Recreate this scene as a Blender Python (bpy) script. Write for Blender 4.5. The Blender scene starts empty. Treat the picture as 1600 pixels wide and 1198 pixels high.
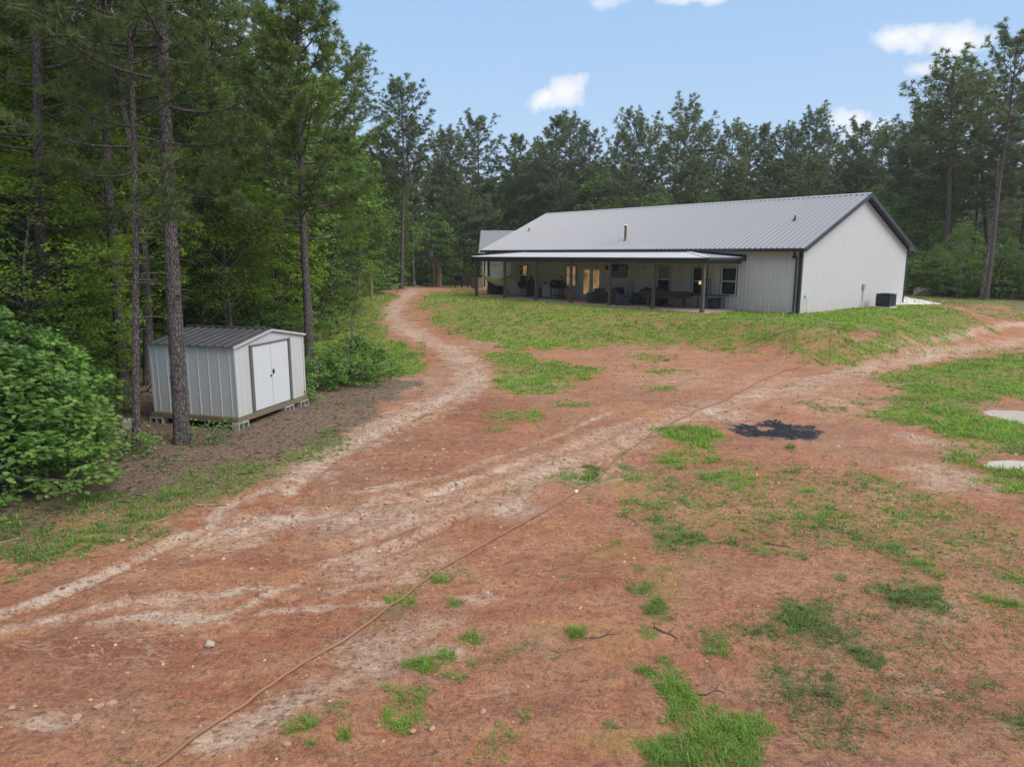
import bpy, math, random
import numpy as np
R = math.radians
scene = bpy.context.scene

# ------------------------------------------------------------------ camera
CAMZ = 2.94
PITCH = R(10.36)
cam_data = bpy.data.cameras.new("camera")
cam_data.sensor_width = 36.0
cam_data.lens = 1104.0 / 1600.0 * 36.0
cam_data.clip_start = 0.1
cam_data.clip_end = 3000
cam = bpy.data.objects.new("camera", cam_data)
scene.collection.objects.link(cam)
cam.location = (0, 0, CAMZ)
cam.rotation_euler = (math.pi / 2 - PITCH, 0, 0)
scene.camera = cam

# ------------------------------------------------------------------ sky, sun, exposure
SUN_EL, SUN_AZ = R(48), R(118)          # azimuth clockwise from +Y
scene.view_settings.view_transform = 'Standard'
scene.view_settings.look = 'None'
scene.view_settings.gamma = 1.0
scene.view_settings.exposure = 0.82
scene.render.engine = 'CYCLES'
cy = scene.cycles
cy.max_bounces = 6
cy.diffuse_bounces = 3
cy.glossy_bounces = 2
cy.transmission_bounces = 4
cy.transparent_max_bounces = 6
cy.use_adaptive_sampling = True
cy.adaptive_threshold = 0.012
cy.use_denoising = True
cy.caustics_reflective = False
cy.caustics_refractive = False

world = bpy.data.worlds.new("World")
scene.world = world
world.use_nodes = True
wn, wl = world.node_tree.nodes, world.node_tree.links
wn.clear()
w_out = wn.new('ShaderNodeOutputWorld')
w_bg = wn.new('ShaderNodeBackground')
w_sky = wn.new('ShaderNodeTexSky')
w_sky.sky_type = 'NISHITA'
w_sky.sun_disc = False
w_sky.sun_elevation = SUN_EL
w_sky.sun_rotation = SUN_AZ
w_sky.air_density = 1.0
w_sky.dust_density = 0.6
w_sky.ozone_density = 2.0
w_bg.inputs['Strength'].default_value = 0.115


def wmath(op, a=None, b=None, c=None, clamp=False):
    n = wn.new('ShaderNodeMath')
    n.operation = op
    n.use_clamp = clamp
    for i, v in enumerate((a, b, c)):
        if v is None:
            continue
        if isinstance(v, (int, float)):
            n.inputs[i].default_value = v
        else:
            wl.new(v, n.inputs[i])
    return n.outputs[0]


w_tc = wn.new('ShaderNodeTexCoord')
w_noise = wn.new('ShaderNodeTexNoise')
w_noise.inputs['Scale'].default_value = 9.0
w_noise.inputs['Detail'].default_value = 6.0
w_noise.inputs['Roughness'].default_value = 0.62
wl.new(w_tc.outputs['Generated'], w_noise.inputs['Vector'])
w_sub = wn.new('ShaderNodeVectorMath')
w_sub.operation = 'SUBTRACT'
wl.new(w_noise.outputs['Color'], w_sub.inputs[0])
w_sub.inputs[1].default_value = (0.5, 0.5, 0.5)
w_scl = wn.new('ShaderNodeVectorMath')
w_scl.operation = 'SCALE'
wl.new(w_sub.outputs[0], w_scl.inputs[0])
w_scl.inputs['Scale'].default_value = 0.085
w_add = wn.new('ShaderNodeVectorMath')
w_add.operation = 'ADD'
wl.new(w_tc.outputs['Generated'], w_add.inputs[0])
wl.new(w_scl.outputs[0], w_add.inputs[1])


def sky_dir(px, py):
    x, y = (px - 800) / 1104.0, (599 - py) / 1104.0
    c, s = math.cos(PITCH), math.sin(PITCH)
    d = np.array([x, c + y * s, -s + y * c])
    return d / np.linalg.norm(d)


# small fair-weather clouds: (direction, half-width, half-height) in radians, cluster by cluster
cloud_sum = None
for px, py, rx, ry, k in [(862, 154, 30, 17, 1), (895, 144, 26, 19, 1), (880, 163, 44, 12, .8),
                          (1400, 68, 34, 19, 1), (1450, 50, 42, 15, .9), (1492, 62, 30, 22, 1), (1428, 62, 40, 12, .8),
                          (1440, 108, 28, 11, .75), (1322, 185, 22, 14, 1), (1340, 200, 34, 16, .8),
                          (1100, 2, 56, 14, .95), (962, 4, 26, 18, .8), (804, 99, 20, 10, .45), (1240, -6, 20, 14, .6),
                          (1345, 66, 8, 9, .5), (1330, 120, 18, 6, .35), (940, 240, 90, 26, .3), (640, 60, 60, 9, .12),
                          (-200, 120, 200, 60, .9), (300, 60, 160, 50, .7), (1900, 60, 160, 60, .9)]:
    d = sky_dir(px, py)
    rt = np.cross(d, [0, 0, 1]); rt /= np.linalg.norm(rt)
    up = np.cross(rt, d)
    ax, ay = rx / 1104.0 * 1.12, ry / 1104.0 * 1.05
    dv = []
    for vec, a in ((rt, ax), (up, ay)):
        n = wn.new('ShaderNodeVectorMath'); n.operation = 'DOT_PRODUCT'
        wl.new(w_add.outputs[0], n.inputs[0]); n.inputs[1].default_value = tuple(vec / a)
        dv.append(n.outputs['Value'])
    n = wn.new('ShaderNodeVectorMath'); n.operation = 'DOT_PRODUCT'
    wl.new(w_tc.outputs['Generated'], n.inputs[0]); n.inputs[1].default_value = tuple(d)
    front = wmath('GREATER_THAN', n.outputs['Value'], 0.3)
    r2 = wmath('ADD', wmath('MULTIPLY', dv[0], dv[0]), wmath('MULTIPLY', dv[1], dv[1]))
    m = wmath('MULTIPLY', wmath('SUBTRACT', 1.0, wmath('MULTIPLY', r2, 0.55), clamp=True), k)
    m = wmath('MULTIPLY', m, front)
    cloud_sum = m if cloud_sum is None else wmath('MAXIMUM', cloud_sum, m)
w_n2 = wn.new('ShaderNodeTexNoise')
w_n2.inputs['Scale'].default_value = 26.0
w_n2.inputs['Detail'].default_value = 7.0
wl.new(w_add.outputs[0], w_n2.inputs['Vector'])
cm = wmath('MULTIPLY_ADD', w_n2.outputs['Fac'], 0.85, wmath('ADD', cloud_sum, -0.76))
cm = wmath('MULTIPLY', cm, 1.25, clamp=True)
w_mix = wn.new('ShaderNodeMix')
w_mix.data_type = 'RGBA'
wl.new(cm, w_mix.inputs['Factor'])
# a thin high veil lightens the blue, most near the horizon
w_sep = wn.new('ShaderNodeSeparateXYZ')
wl.new(w_tc.outputs['Generated'], w_sep.inputs[0])
veil = wmath('POWER', wmath('SUBTRACT', 1.0, wmath('ABSOLUTE', w_sep.outputs['Z']), clamp=True), 3.0)
veil_k = wmath('MULTIPLY_ADD', veil, 0.10, 0.85)
w_vc = wn.new('ShaderNodeMix'); w_vc.data_type = 'RGBA'
wl.new(wmath('MULTIPLY', veil, 1.0, clamp=True), w_vc.inputs['Factor'])
w_vc.inputs[6].default_value = (1.40, 2.65, 4.5, 1)
w_vc.inputs[7].default_value = (3.0, 3.7, 4.5, 1)
# unseen bright overcast overhead, added for extra soft light
w_hi = wn.new('ShaderNodeMix'); w_hi.data_type = 'RGBA'
wl.new(wmath('MULTIPLY', wmath('SUBTRACT', w_sep.outputs['Z'], .42), 3.0, clamp=True), w_hi.inputs['Factor'])
wl.new(w_vc.outputs[2], w_hi.inputs[6])
w_hi.inputs[7].default_value = (7.6, 7.5, 7.6, 1)
w_veil = wn.new('ShaderNodeMix')
w_veil.data_type = 'RGBA'
wl.new(veil_k, w_veil.inputs['Factor'])
wl.new(w_sky.outputs[0], w_veil.inputs[6])
wl.new(w_hi.outputs[2], w_veil.inputs[7])
wl.new(w_veil.outputs[2], w_mix.inputs[6])
w_mix.inputs[7].default_value = (5.3, 5.15, 5.15, 1)
wl.new(w_mix.outputs[2], w_bg.inputs['Color'])
wl.new(w_bg.outputs[0], w_out.inputs['Surface'])

sun_data = bpy.data.lights.new("sun", 'SUN')
sun_data.energy = 2.0
sun_data.angle = R(38)
sun_data.color = (1.0, 0.95, 0.88)
sun = bpy.data.objects.new("sun", sun_data)
scene.collection.objects.link(sun)
sun.rotation_euler = (math.pi / 2 - SUN_EL, 0, -SUN_AZ + math.pi)
sun.location = (0, 0, 60)

# ------------------------------------------------------------------ helpers
C = scene.collection


def tag(o, label=None, cat=None, group=None, kind=None):
    if label: o['label'] = label
    if cat: o['category'] = cat
    if group: o['group'] = group
    if kind: o['kind'] = kind
    return o


def empty(name, loc=(0, 0, 0), rz=0, label=None, cat=None, group=None):
    o = bpy.data.objects.new(name, None)
    o.empty_display_size = 0.2
    C.objects.link(o)
    o.location = loc
    o.rotation_euler = (0, 0, rz)
    return tag(o, label, cat, group)


def link(name, me, mat=None, parent=None, loc=(0, 0, 0), rz=0):
    o = bpy.data.objects.new(name, me)
    if mat and not me.materials: me.materials.append(mat)
    C.objects.link(o)
    o.location = loc
    o.rotation_euler = (0, 0, rz)
    if parent: o.parent = parent
    return o


def dup(o, parent=None):
    c = o.copy()
    C.objects.link(c)
    c.parent = parent
    for ch in [q for q in o.children]:
        dup(ch, c)
    return c


def np_mesh(name, V, F, smooth=False, attrs=None):
    """V (n,3); F list of (m,k) int arrays"""
    if not isinstance(F, list): F = [F]
    F = [f for f in F if len(f)]
    me = bpy.data.meshes.new(name)
    V = np.asarray(V, np.float32)
    me.vertices.add(len(V))
    me.vertices.foreach_set('co', V.ravel())
    loops = np.concatenate([f.ravel() for f in F]).astype(np.int32)
    sizes = np.concatenate([np.full(len(f), f.shape[1]) for f in F]).astype(np.int32)
    starts = np.concatenate([[0], np.cumsum(sizes)[:-1]]).astype(np.int32)
    me.loops.add(len(loops))
    me.loops.foreach_set('vertex_index', loops)
    me.polygons.add(len(sizes))
    me.polygons.foreach_set('loop_start', starts)
    me.polygons.foreach_set('loop_total', sizes)
    me.polygons.foreach_set('use_smooth', np.full(len(sizes), smooth, bool))
    for an, (typ, dat) in (attrs or {}).items():
        a = me.attributes.new(an, typ, 'POINT')
        a.data.foreach_set('color' if 'COLOR' in typ else 'value', np.asarray(dat, np.float32).ravel())
    me.update(calc_edges=True)
    me.validate()
    return me


class MB:
    """collects boxes, bars, tubes, lathes and prisms into one mesh"""
    def __init__(s):
        s.v, s.f = [], []

    def add(s, V, F):
        n = len(s.v)
        s.v += [tuple(map(float, p)) for p in V]
        s.f += [tuple(int(i) + n for i in q) for q in F]
        return s

    def box(s, x0, x1, y0, y1, z0, z1, rz=0, c=None, bev=0.0):
        V = []
        if bev > 0:
            b = min(bev, (x1 - x0) * .45, (y1 - y0) * .45, (z1 - z0) * .45)
            rings = []
            for z, i in ((z0, b), (z0 + b, 0), (z1 - b, 0), (z1, b)):
                ring = []
                for cx, cy_, sx, sy in ((x0, y0, 1, 1), (x1, y0, -1, 1), (x1, y1, -1, -1), (x0, y1, 1, -1)):
                    p1 = (cx + sx * (b + i * .0), cy_ + sy * i); p2 = (cx + sx * i, cy_ + sy * b)
                    if (sx, sy) in ((1, 1), (-1, -1)): ring += [p2, p1] if sx * sy > 0 else [p1, p2]
                    else: ring += [p1, p2]
                rings.append([(p[0], p[1], z) for p in ring])
            F = []
            for k in range(3):
                for j in range(8):
                    F.append((k * 8 + j, k * 8 + (j + 1) % 8, k * 8 + 8 + (j + 1) % 8, k * 8 + 8 + j))
            F.append(tuple(range(7, -1, -1))); F.append(tuple(range(24, 32)))
            V = [p for r in rings for p in r]
        else:
            V = [(x, y, z) for z in (z0, z1) for x, y in ((x0, y0), (x1, y0), (x1, y1), (x0, y1))]
            F = [(3, 2, 1, 0), (4, 5, 6, 7), (0, 1, 5, 4), (1, 2, 6, 5), (2, 3, 7, 6), (3, 0, 4, 7)]
        if rz:
            cx, cy_ = c or ((x0 + x1) / 2, (y0 + y1) / 2)
            q, w = math.cos(rz), math.sin(rz)
            V = [(cx + (x - cx) * q - (y - cy_) * w, cy_ + (x - cx) * w + (y - cy_) * q, z) for x, y, z in V]
        return s.add(V, F)

    def tube(s, pts, r, n=8, cap=True):
        V, F = tube_np(np.array(pts, float), r, n)
        k = len(V)
        F = [tuple(f) for f in F]
        if cap:
            F.append(tuple(range(n - 1, -1, -1))); F.append(tuple(range(k - n, k)))
        return s.add(V, F)

    def bar(s, a, b, w, h=None):
        """box-section bar from a to b"""
        h = h or w
        a, b = np.array(a, float), np.array(b, float)
        d = b - a; d /= np.linalg.norm(d)
        up = np.array([0, 0, 1.]) if abs(d[2]) < .95 else np.array([1., 0, 0])
        r_ = np.cross(d, up); r_ /= np.linalg.norm(r_); up = np.cross(r_, d)
        V = [p + r_ * sx * w / 2 + up * sz * h / 2 for p in (a, b) for sx, sz in ((-1, -1), (1, -1), (1, 1), (-1, 1))]
        return s.add(V, [(0, 1, 2, 3), (7, 6, 5, 4), (0, 4, 5, 1), (1, 5, 6, 2), (2, 6, 7, 3), (3, 7, 4, 0)])

    def lathe(s, prof, c=(0, 0, 0), n=20):
        """prof: (r,z) list"""
        V, F = [], []
        for r, z in prof:
            for k in range(n):
                t = 2 * math.pi * k / n
                V.append((c[0] + r * math.cos(t), c[1] + r * math.sin(t), c[2] + z))
        for i in range(len(prof) - 1):
            for k in range(n):
                F.append((i * n + k, i * n + (k + 1) % n, (i + 1) * n + (k + 1) % n, (i + 1) * n + k))
        F.append(tuple(range(n - 1, -1, -1))); F.append(tuple(range((len(prof) - 1) * n, len(prof) * n)))
        return s.add(V, F)

    def prism(s, poly, z0, z1):
        n = len(poly)
        V = [(x, y, z0) for x, y in poly] + [(x, y, z1) for x, y in poly]
        F = [tuple(range(n - 1, -1, -1)), tuple(range(n, 2 * n))] + [(i, (i + 1) % n, n + (i + 1) % n, n + i) for i in range(n)]
        return s.add(V, F)

    def extrude(s, quad, d):
        """a planar polygon (3d points) thickened by vector d"""
        n = len(quad); d = np.array(d, float)
        V = [np.array(p, float) for p in quad] + [np.array(p, float) + d for p in quad]
        F = [tuple(range(n - 1, -1, -1)), tuple(range(n, 2 * n))] + [(i, (i + 1) % n, n + (i + 1) % n, n + i) for i in range(n)]
        return s.add(V, F)

    def build(s, name, mat, parent=None, loc=(0, 0, 0), rz=0, smooth=False):
        me = bpy.data.meshes.new(name)
        me.from_pydata(s.v, [], s.f)
        me.update()
        bm_fix(me)
        if smooth:
            for p in me.polygons: p.use_smooth = True
        return link(name, me, mat, parent, loc, rz)


def bm_fix(me):
    import bmesh
    bm = bmesh.new(); bm.from_mesh(me)
    bmesh.ops.recalc_face_normals(bm, faces=bm.faces)
    bm.to_mesh(me); bm.free()


def tube_np(P, r, n=8):
    """P (m,3) path; r scalar or (m,) -> V,F(quads)"""
    m = len(P)
    r = np.full(m, r) if np.isscalar(r) else np.asarray(r)
    T = np.gradient(P, axis=0)
    T /= np.linalg.norm(T, axis=1)[:, None] + 1e-9
    ref = np.array([0, 0, 1.]) if abs(T[0, 2]) < .9 else np.array([1., 0, 0])
    A = np.cross(T, ref); A /= np.linalg.norm(A, axis=1)[:, None] + 1e-9
    B = np.cross(T, A)
    t = np.arange(n) * 2 * np.pi / n
    V = P[:, None, :] + r[:, None, None] * (np.cos(t)[None, :, None] * A[:, None, :] + np.sin(t)[None, :, None] * B[:, None, :])
    i = np.arange(m - 1)[:, None] * n
    k = np.arange(n)[None, :]; k2 = (k + 1) % n
    F = np.stack([i + k, i + k2, i + n + k2, i + n + k], -1).reshape(-1, 4)
    return V.reshape(-1, 3), F


class NB:
    """numpy mesh collector"""
    def __init__(s):
        s.V, s.F, s.T, s.n = [], {}, [], 0

    def add(s, V, F, tone=0.5):
        s.V.append(V)
        s.F.setdefault(F.shape[1], []).append(F + s.n)
        s.T.append(np.full(len(V), tone) if np.isscalar(tone) else tone)
        s.n += len(V)

    def mesh(s, name, smooth=False):
        return np_mesh(name, np.concatenate(s.V), [np.concatenate(f) for f in s.F.values()], smooth,
                       {'tone': ('FLOAT', np.concatenate(s.T))})


# value noise in numpy --------------------------------------------------------
def _hash(ix, iy, seed):
    h = (ix.astype(np.int64) * 374761393 + iy.astype(np.int64) * 668265263 + seed * 1274126177) & 0x7fffffff
    h = ((h ^ (h >> 13)) * 1274126177) & 0x7fffffff
    h = (h ^ (h >> 16)) & 0xffffff
    return h / float(0xffffff)


def vnoise(x, y, seed=0):
    ix, iy = np.floor(x), np.floor(y)
    fx, fy = x - ix, y - iy
    fx = fx * fx * (3 - 2 * fx); fy = fy * fy * (3 - 2 * fy)
    a = _hash(ix, iy, seed); b = _hash(ix + 1, iy, seed); c = _hash(ix, iy + 1, seed); d = _hash(ix + 1, iy + 1, seed)
    return (a * (1 - fx) + b * fx) * (1 - fy) + (c * (1 - fx) + d * fx) * fy


def fbm(x, y, scale, octv=4, seed=0, gain=.5):
    s, a, t = 0, 1.0, 0
    for o in range(octv):
        s = s + a * vnoise(x * scale + 17.3 * o, y * scale - 9.1 * o, seed + o)
        t += a; a *= gain; scale *= 2.03
    return s / t


def sstep(a, b, x):
    t = np.clip((x - a) / (b - a), 0, 1)
    return t * t * (3 - 2 * t)


# ------------------------------------------------------------------ site frame
HA = np.array([14.4325, 35.7265])                     # near corner of the house at pad level
HYAW = -0.8694
HL, HW = 25.25, 12.82
_u = np.array([-math.cos(.8694), math.sin(.8694)])    # along the long wall, away
_v = np.array([math.sin(.8694), math.cos(.8694)])     # along the gable wall, away
PORCH = 3.28
GRADE = -1.30
PUDDLES = [(13.75, 18.6, 1.0, 1.1, .10), (10.36, 14.05, .75, .42, .09)]


def house_ab(X, Y):
    dx, dy = X - HA[0], Y - HA[1]
    return dx * _u[0] + dy * _u[1], dx * _v[0] + dy * _v[1]


def hp(x, y, z=0.0):
    """house local (x = toward the near gable, y = depth) to site"""
    return (HA[0] - x * _u[0] + y * _v[0], HA[1] - x * _u[1] + y * _v[1], z)


def line_d(X, Y, P):
    P = np.asarray(P)[:, :2]
    d = np.full(X.shape, 1e9)
    for a, b in zip(P[:-1], P[1:]):
        e = b - a
        wx, wy = X - a[0], Y - a[1]
        t = np.clip((wx * e[0] + wy * e[1]) / (e @ e + 1e-12), 0, 1)
        d = np.minimum(d, (wx - e[0] * t) ** 2 + (wy - e[1] * t) ** 2)
    return np.sqrt(d)


def flat_px(px, py):
    x, y = (px - 800) / 1104.0, (599 - py) / 1104.0
    c, s_ = math.cos(PITCH), math.sin(PITCH)
    r = np.array([x, c + y * s_, -s_ + y * c])
    return (r * ((-1.24 - CAMZ) / r[2]))[:2]


# rills and wheel ruts washed into the clay: (line, half width, depth)
RUTS = [([flat_px(*p) for p in L], w, d) for L, w, d in (
    ([(-60, 985), (0, 960), (70, 938), (190, 887), (260, 849), (330, 823), (420, 790), (480, 760)], .10, .055),
    ([(140, 979), (232, 966), (298, 977), (360, 960), (412, 932), (462, 917)], .06, .04),
    ([(-40, 1000), (60, 980), (160, 953), (235, 941), (330, 936), (480, 920)], .10, .035),
    ([(380, 830), (500, 800), (640, 775), (740, 750), (860, 708), (1000, 657), (1120, 640)], .13, .05),
    ([(300, 900), (420, 880), (560, 845), (660, 815), (780, 763), (900, 718), (1010, 680)], .15, .055),
    ([(480, 890), (640, 848), (740, 794), (860, 745), (960, 700)], .10, .035),
    ([(450, 770), (500, 727), (560, 692), (640, 652), (700, 620)], .14, .05),
    ([(700, 1040), (840, 980), (900, 960), (1010, 900)], .12, .03), ([(560, 1150), (700, 1090), (860, 1060), (1000, 1010)], .14, .03))]


def ground_h(X, Y, fine=True):
    X = np.asarray(X, float); Y = np.asarray(Y, float)
    a, b = house_ab(X, Y)
    dx = np.maximum(np.maximum(-3.2 - a, a - (HL + 12)), 0)
    dy = np.maximum(np.maximum(-PORCH - 1.3 - b, b - (HW + 12)), 0)
    sd = np.hypot(dx, dy)
    wdt = 4.2 + 7.5 * sstep(2, 14, a)
    wob = (fbm(X, Y, .22, 3, 5) - .5) * 2.2
    pad = 1 - sstep(0, 1, (sd + wob * sstep(.2, 2, sd)) / wdt)
    far = .62 * sstep(26, 58, Y) + .25 * sstep(55, 100, Y)
    left = sstep(-6, -14, X) * .25
    low = GRADE + far * 1.05 + left
    h = low + (-0.035 - low) * pad
    h = np.where(pad >= .999, np.maximum(h, -0.035), h)
    rough = (fbm(X, Y, .35, 3, 11) - .5) * .16 * (1 - pad)
    if fine:
        d = np.hypot(X, Y)
        k = 1 - sstep(18, 45, d)
        nearpad = 1 - sstep(.0, .1, pad - .9)
        rough = rough + ((fbm(X, Y, 1.6, 3, 21) - .5) * .055 + (fbm(X, Y, 6.0, 3, 31) - .5) * .048 * (.3 + .7 * k)) * nearpad
        # shallow ruts washed along the track
        s_, t_ = road_st(X, Y)
        rough = rough + (fbm(s_ * .25, t_ * 2.2, 1.0, 3, 41) - .5) * .13 * np.exp(-(t_ / 4.2) ** 2) * k
    if fine:
        for P_, w_, dp in RUTS:
            dd = line_d(X, Y, P_)
            wv = w_ * (.7 + .8 * fbm(X, Y, 1.1, 2, 47))
            rough = rough - dp * np.exp(-(dd / wv) ** 2) + dp * .45 * np.exp(-((dd - wv * 2.1) / (wv * .8)) ** 2)
    for cx, cy_, rx, ry, dz in PUDDLES:
        q = np.exp(-(((X - cx) / rx) ** 2 + ((Y - cy_) / ry) ** 2) ** 1.5)
        rough = rough * (1 - .6 * q) - dz * q
    return h + rough


_rd = np.array([.62, .785])


def road_st(X, Y):
    """distance along / across the main wash line"""
    dx, dy = X + 3.0, Y - 7.0
    return dx * _rd[0] + dy * _rd[1], -dx * _rd[1] + dy * _rd[0]


_c, _s = math.cos(PITCH), math.sin(PITCH)


def pix_ray(px, py):
    x, y = (px - 800) / 1104.0, (599 - py) / 1104.0
    return np.array([x, _c + y * _s, -_s + y * _c])


def gp(px, py):
    """photo pixel -> point on the ground"""
    r = pix_ray(px, py)
    z = GRADE
    if r[2] > -.012: r[2] = -.012
    for _ in range(60):
        t = (z - CAMZ) / r[2]
        X, Y = r[0] * t, r[1] * t
        z = .5 * z + .5 * float(ground_h(X, Y, False))
    return np.array([X, Y, float(ground_h(X, Y))])


def at_dist(px, py, Y):
    """photo pixel -> point at forward distance Y"""
    r = pix_ray(px, py)
    t = Y / r[1]
    return np.array([r[0] * t, Y, CAMZ + r[2] * t])


# ------------------------------------------------------------------ materials
def new_mat(name):
    m = bpy.data.materials.new(name)
    m.use_nodes = True
    nt = m.node_tree
    nt.nodes.clear()
    out = nt.nodes.new('ShaderNodeOutputMaterial')
    return m, nt, out


class NT:
    def __init__(s, nt): s.nt = nt

    def n(s, typ, **kw):
        nd = s.nt.nodes.new(typ)
        for k, v in kw.items(): setattr(nd, k, v)
        return nd

    def l(s, a, b): s.nt.links.new(a, b)

    def math(s, op, a, b=None, c=None, clamp=False):
        n = s.n('ShaderNodeMath', operation=op, use_clamp=clamp)
        for i, v in enumerate((a, b, c)):
            if v is None: continue
            if isinstance(v, (int, float)): n.inputs[i].default_value = v
            else: s.l(v, n.inputs[i])
        return n.outputs[0]

    def mix(s, fac, a, b, blend='MIX'):
        n = s.n('ShaderNodeMix', data_type='RGBA', blend_type=blend)
        for i, v in ((0, fac), (6, a), (7, b)):
            if isinstance(v, (int, float)): n.inputs[i].default_value = v
            elif isinstance(v, tuple): n.inputs[i].default_value = (*v[:3], 1)
            else: s.l(v, n.inputs[i])
        return n.outputs[2]

    def noise(s, vec, scale, detail=4, rough=.55, dist=0):
        n = s.n('ShaderNodeTexNoise')
        n.inputs['Scale'].default_value = scale
        n.inputs['Detail'].default_value = detail
        n.inputs['Roughness'].default_value = rough
        n.inputs['Distortion'].default_value = dist
        if vec is not None: s.l(vec, n.inputs['Vector'])
        return n.outputs['Fac']

    def ramp(s, fac, stops):
        n = s.n('ShaderNodeValToRGB')
        e = n.color_ramp.elements
        while len(e) < len(stops): e.new(.5)
        for i, (p, c) in enumerate(stops):
            e[i].position = p
            e[i].color = (*c, 1) if isinstance(c, tuple) else (c, c, c, 1)
        s.l(fac, n.inputs[0])
        return n.outputs[0]

    def mapping(s, vec, scale=(1, 1, 1), rot=(0, 0, 0)):
        n = s.n('ShaderNodeMapping')
        n.inputs['Scale'].default_value = scale
        n.inputs['Rotation'].default_value = rot
        s.l(vec, n.inputs['Vector'])
        return n.outputs[0]

    def bump(s, h, strength=.3, dist=.02):
        n = s.n('ShaderNodeBump')
        n.inputs['Strength'].default_value = strength
        n.inputs['Distance'].default_value = dist
        s.l(h, n.inputs['Height'])
        return n.outputs[0]


def basic(name, col, rough=.6, metal=0.0, var=.15, scale=6.0, bump=0.0, bscale=40, emit=None, coord='Object', spec=.5, stretch=(1, 1, 1), dirt=None, dirt_amt=.3):
    m, nt, out = new_mat(name)
    T = NT(nt)
    b = T.n('ShaderNodeBsdfPrincipled')
    tc = T.n('ShaderNodeTexCoord').outputs[coord]
    tc = T.mapping(tc, stretch)
    nz = T.noise(tc, scale, 5, .6)
    k = T.math('MULTIPLY_ADD', nz, var * 2, 1 - var)
    c = T.mix(1.0, tuple(col), (1, 1, 1), 'MULTIPLY')
    g = T.n('ShaderNodeCombineColor')
    for i in range(3): T.l(k, g.inputs[i])
    c = T.mix(1.0, tuple(col), g.outputs[0], 'MULTIPLY')
    if dirt:
        dm = T.ramp(T.noise(tc, scale * .6, 6, .7), [(.45, 0.0), (.75, 1.0)])
        c = T.mix(T.math('MULTIPLY', dm, dirt_amt), c, tuple(dirt))
    T.l(c, b.inputs['Base Color'])
    b.inputs['Roughness'].default_value = rough
    b.inputs['Metallic'].default_value = metal
    b.inputs['Specular IOR Level'].default_value = spec
    if bump:
        T.l(T.bump(T.noise(tc, bscale, 5, .6), bump, .01), b.inputs['Normal'])
    if emit:
        b.inputs['Emission Color'].default_value = (*emit[:3], 1)
        b.inputs['Emission Strength'].default_value = emit[3]
    T.l(b.outputs[0], out.inputs['Surface'])
    return m


def foliage_mat(name, dark, light, transl=.3, rough=.55, spec=.3, objvar=.35):
    m, nt, out = new_mat(name)
    T = NT(nt)
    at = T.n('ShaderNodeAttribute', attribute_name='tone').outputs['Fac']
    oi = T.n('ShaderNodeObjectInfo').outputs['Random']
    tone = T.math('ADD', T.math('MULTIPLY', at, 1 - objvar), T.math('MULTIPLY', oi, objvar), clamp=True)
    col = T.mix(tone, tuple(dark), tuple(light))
    b = T.n('ShaderNodeBsdfPrincipled')
    T.l(col, b.inputs['Base Color'])
    b.inputs['Roughness'].default_value = rough
    b.inputs['Specular IOR Level'].default_value = spec
    if transl > 0:
        tr = T.n('ShaderNodeBsdfTranslucent')
        T.l(T.mix(1.0, col, (1.25, 1.35, .55), 'MULTIPLY'), tr.inputs['Color'])
        mx = T.n('ShaderNodeMixShader')
        mx.inputs[0].default_value = transl
        T.l(b.outputs[0], mx.inputs[1]); T.l(tr.outputs[0], mx.inputs[2])
        T.l(mx.outputs[0], out.inputs['Surface'])
    else:
        T.l(b.outputs[0], out.inputs['Surface'])
    return m


def bark_mat(name, dark, light, vs=(9, 9, 2.6)):
    m, nt, out = new_mat(name)
    T = NT(nt)
    tc = T.n('ShaderNodeTexCoord').outputs['Object']
    mp = T.mapping(tc, vs)
    vo = T.n('ShaderNodeTexVoronoi', feature='DISTANCE_TO_EDGE')
    vo.inputs['Scale'].default_value = 1.6
    T.l(mp, vo.inputs['Vector'])
    nz = T.noise(mp, 2.2, 6, .7, .6)
    crack = T.ramp(vo.outputs['Distance'], [(.0, 0.0), (.16, 1.0)])
    k = T.math('MULTIPLY', crack, T.math('MULTIPLY_ADD', nz, .9, .25), clamp=True)
    col = T.mix(k, tuple(dark), tuple(light))
    b = T.n('ShaderNodeBsdfPrincipled')
    T.l(col, b.inputs['Base Color'])
    b.inputs['Roughness'].default_value = .9
    b.inputs['Specular IOR Level'].default_value = .15
    T.l(T.bump(k, .8, .03), b.inputs['Normal'])
    T.l(b.outputs[0], out.inputs['Surface'])
    return m


M = {}
M['pine_hazed'] = foliage_mat('hazed_pine_needles', (.062, .084, .052), (.185, .225, .115), .28, objvar=.35)  # distance haze painted into lighter, greyer needle colours
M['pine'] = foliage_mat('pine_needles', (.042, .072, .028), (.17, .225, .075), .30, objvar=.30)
M['pine_light'] = foliage_mat('young_pine_needles', (.045, .080, .026), (.18, .25, .065), .32, objvar=.3)
M['leaf'] = foliage_mat('broad_leaves', (.038, .078, .012), (.33, .47, .062), .38, objvar=.4)
M['leaf_dark'] = foliage_mat('dark_broad_leaves', (.028, .058, .015), (.17, .28, .06), .32, objvar=.3)
M['leaf_near'] = foliage_mat('near_broad_leaves', (.022, .062, .016), (.18, .34, .06), .32, rough=.42, spec=.5, objvar=.15)
M['grass'] = foliage_mat('grass_blades', (.085, .125, .055), (.22, .38, .045), .32, objvar=0)
M['bark'] = bark_mat('pine_bark', (.035, .030, .030), (.185, .160, .152), (15, 15, 4.5))
M['bark_grey'] = bark_mat('grey_bark', (.05, .045, .04), (.24, .22, .19), (5, 5, 1.4))
M['litter'] = foliage_mat('dead_leaves', (.05, .032, .022), (.26, .17, .11), .1, objvar=0)
M['stone'] = basic('field_stone', (.34, .27, .22), .85, var=.4, scale=3, bump=.5, bscale=9, coord='Object')
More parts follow.
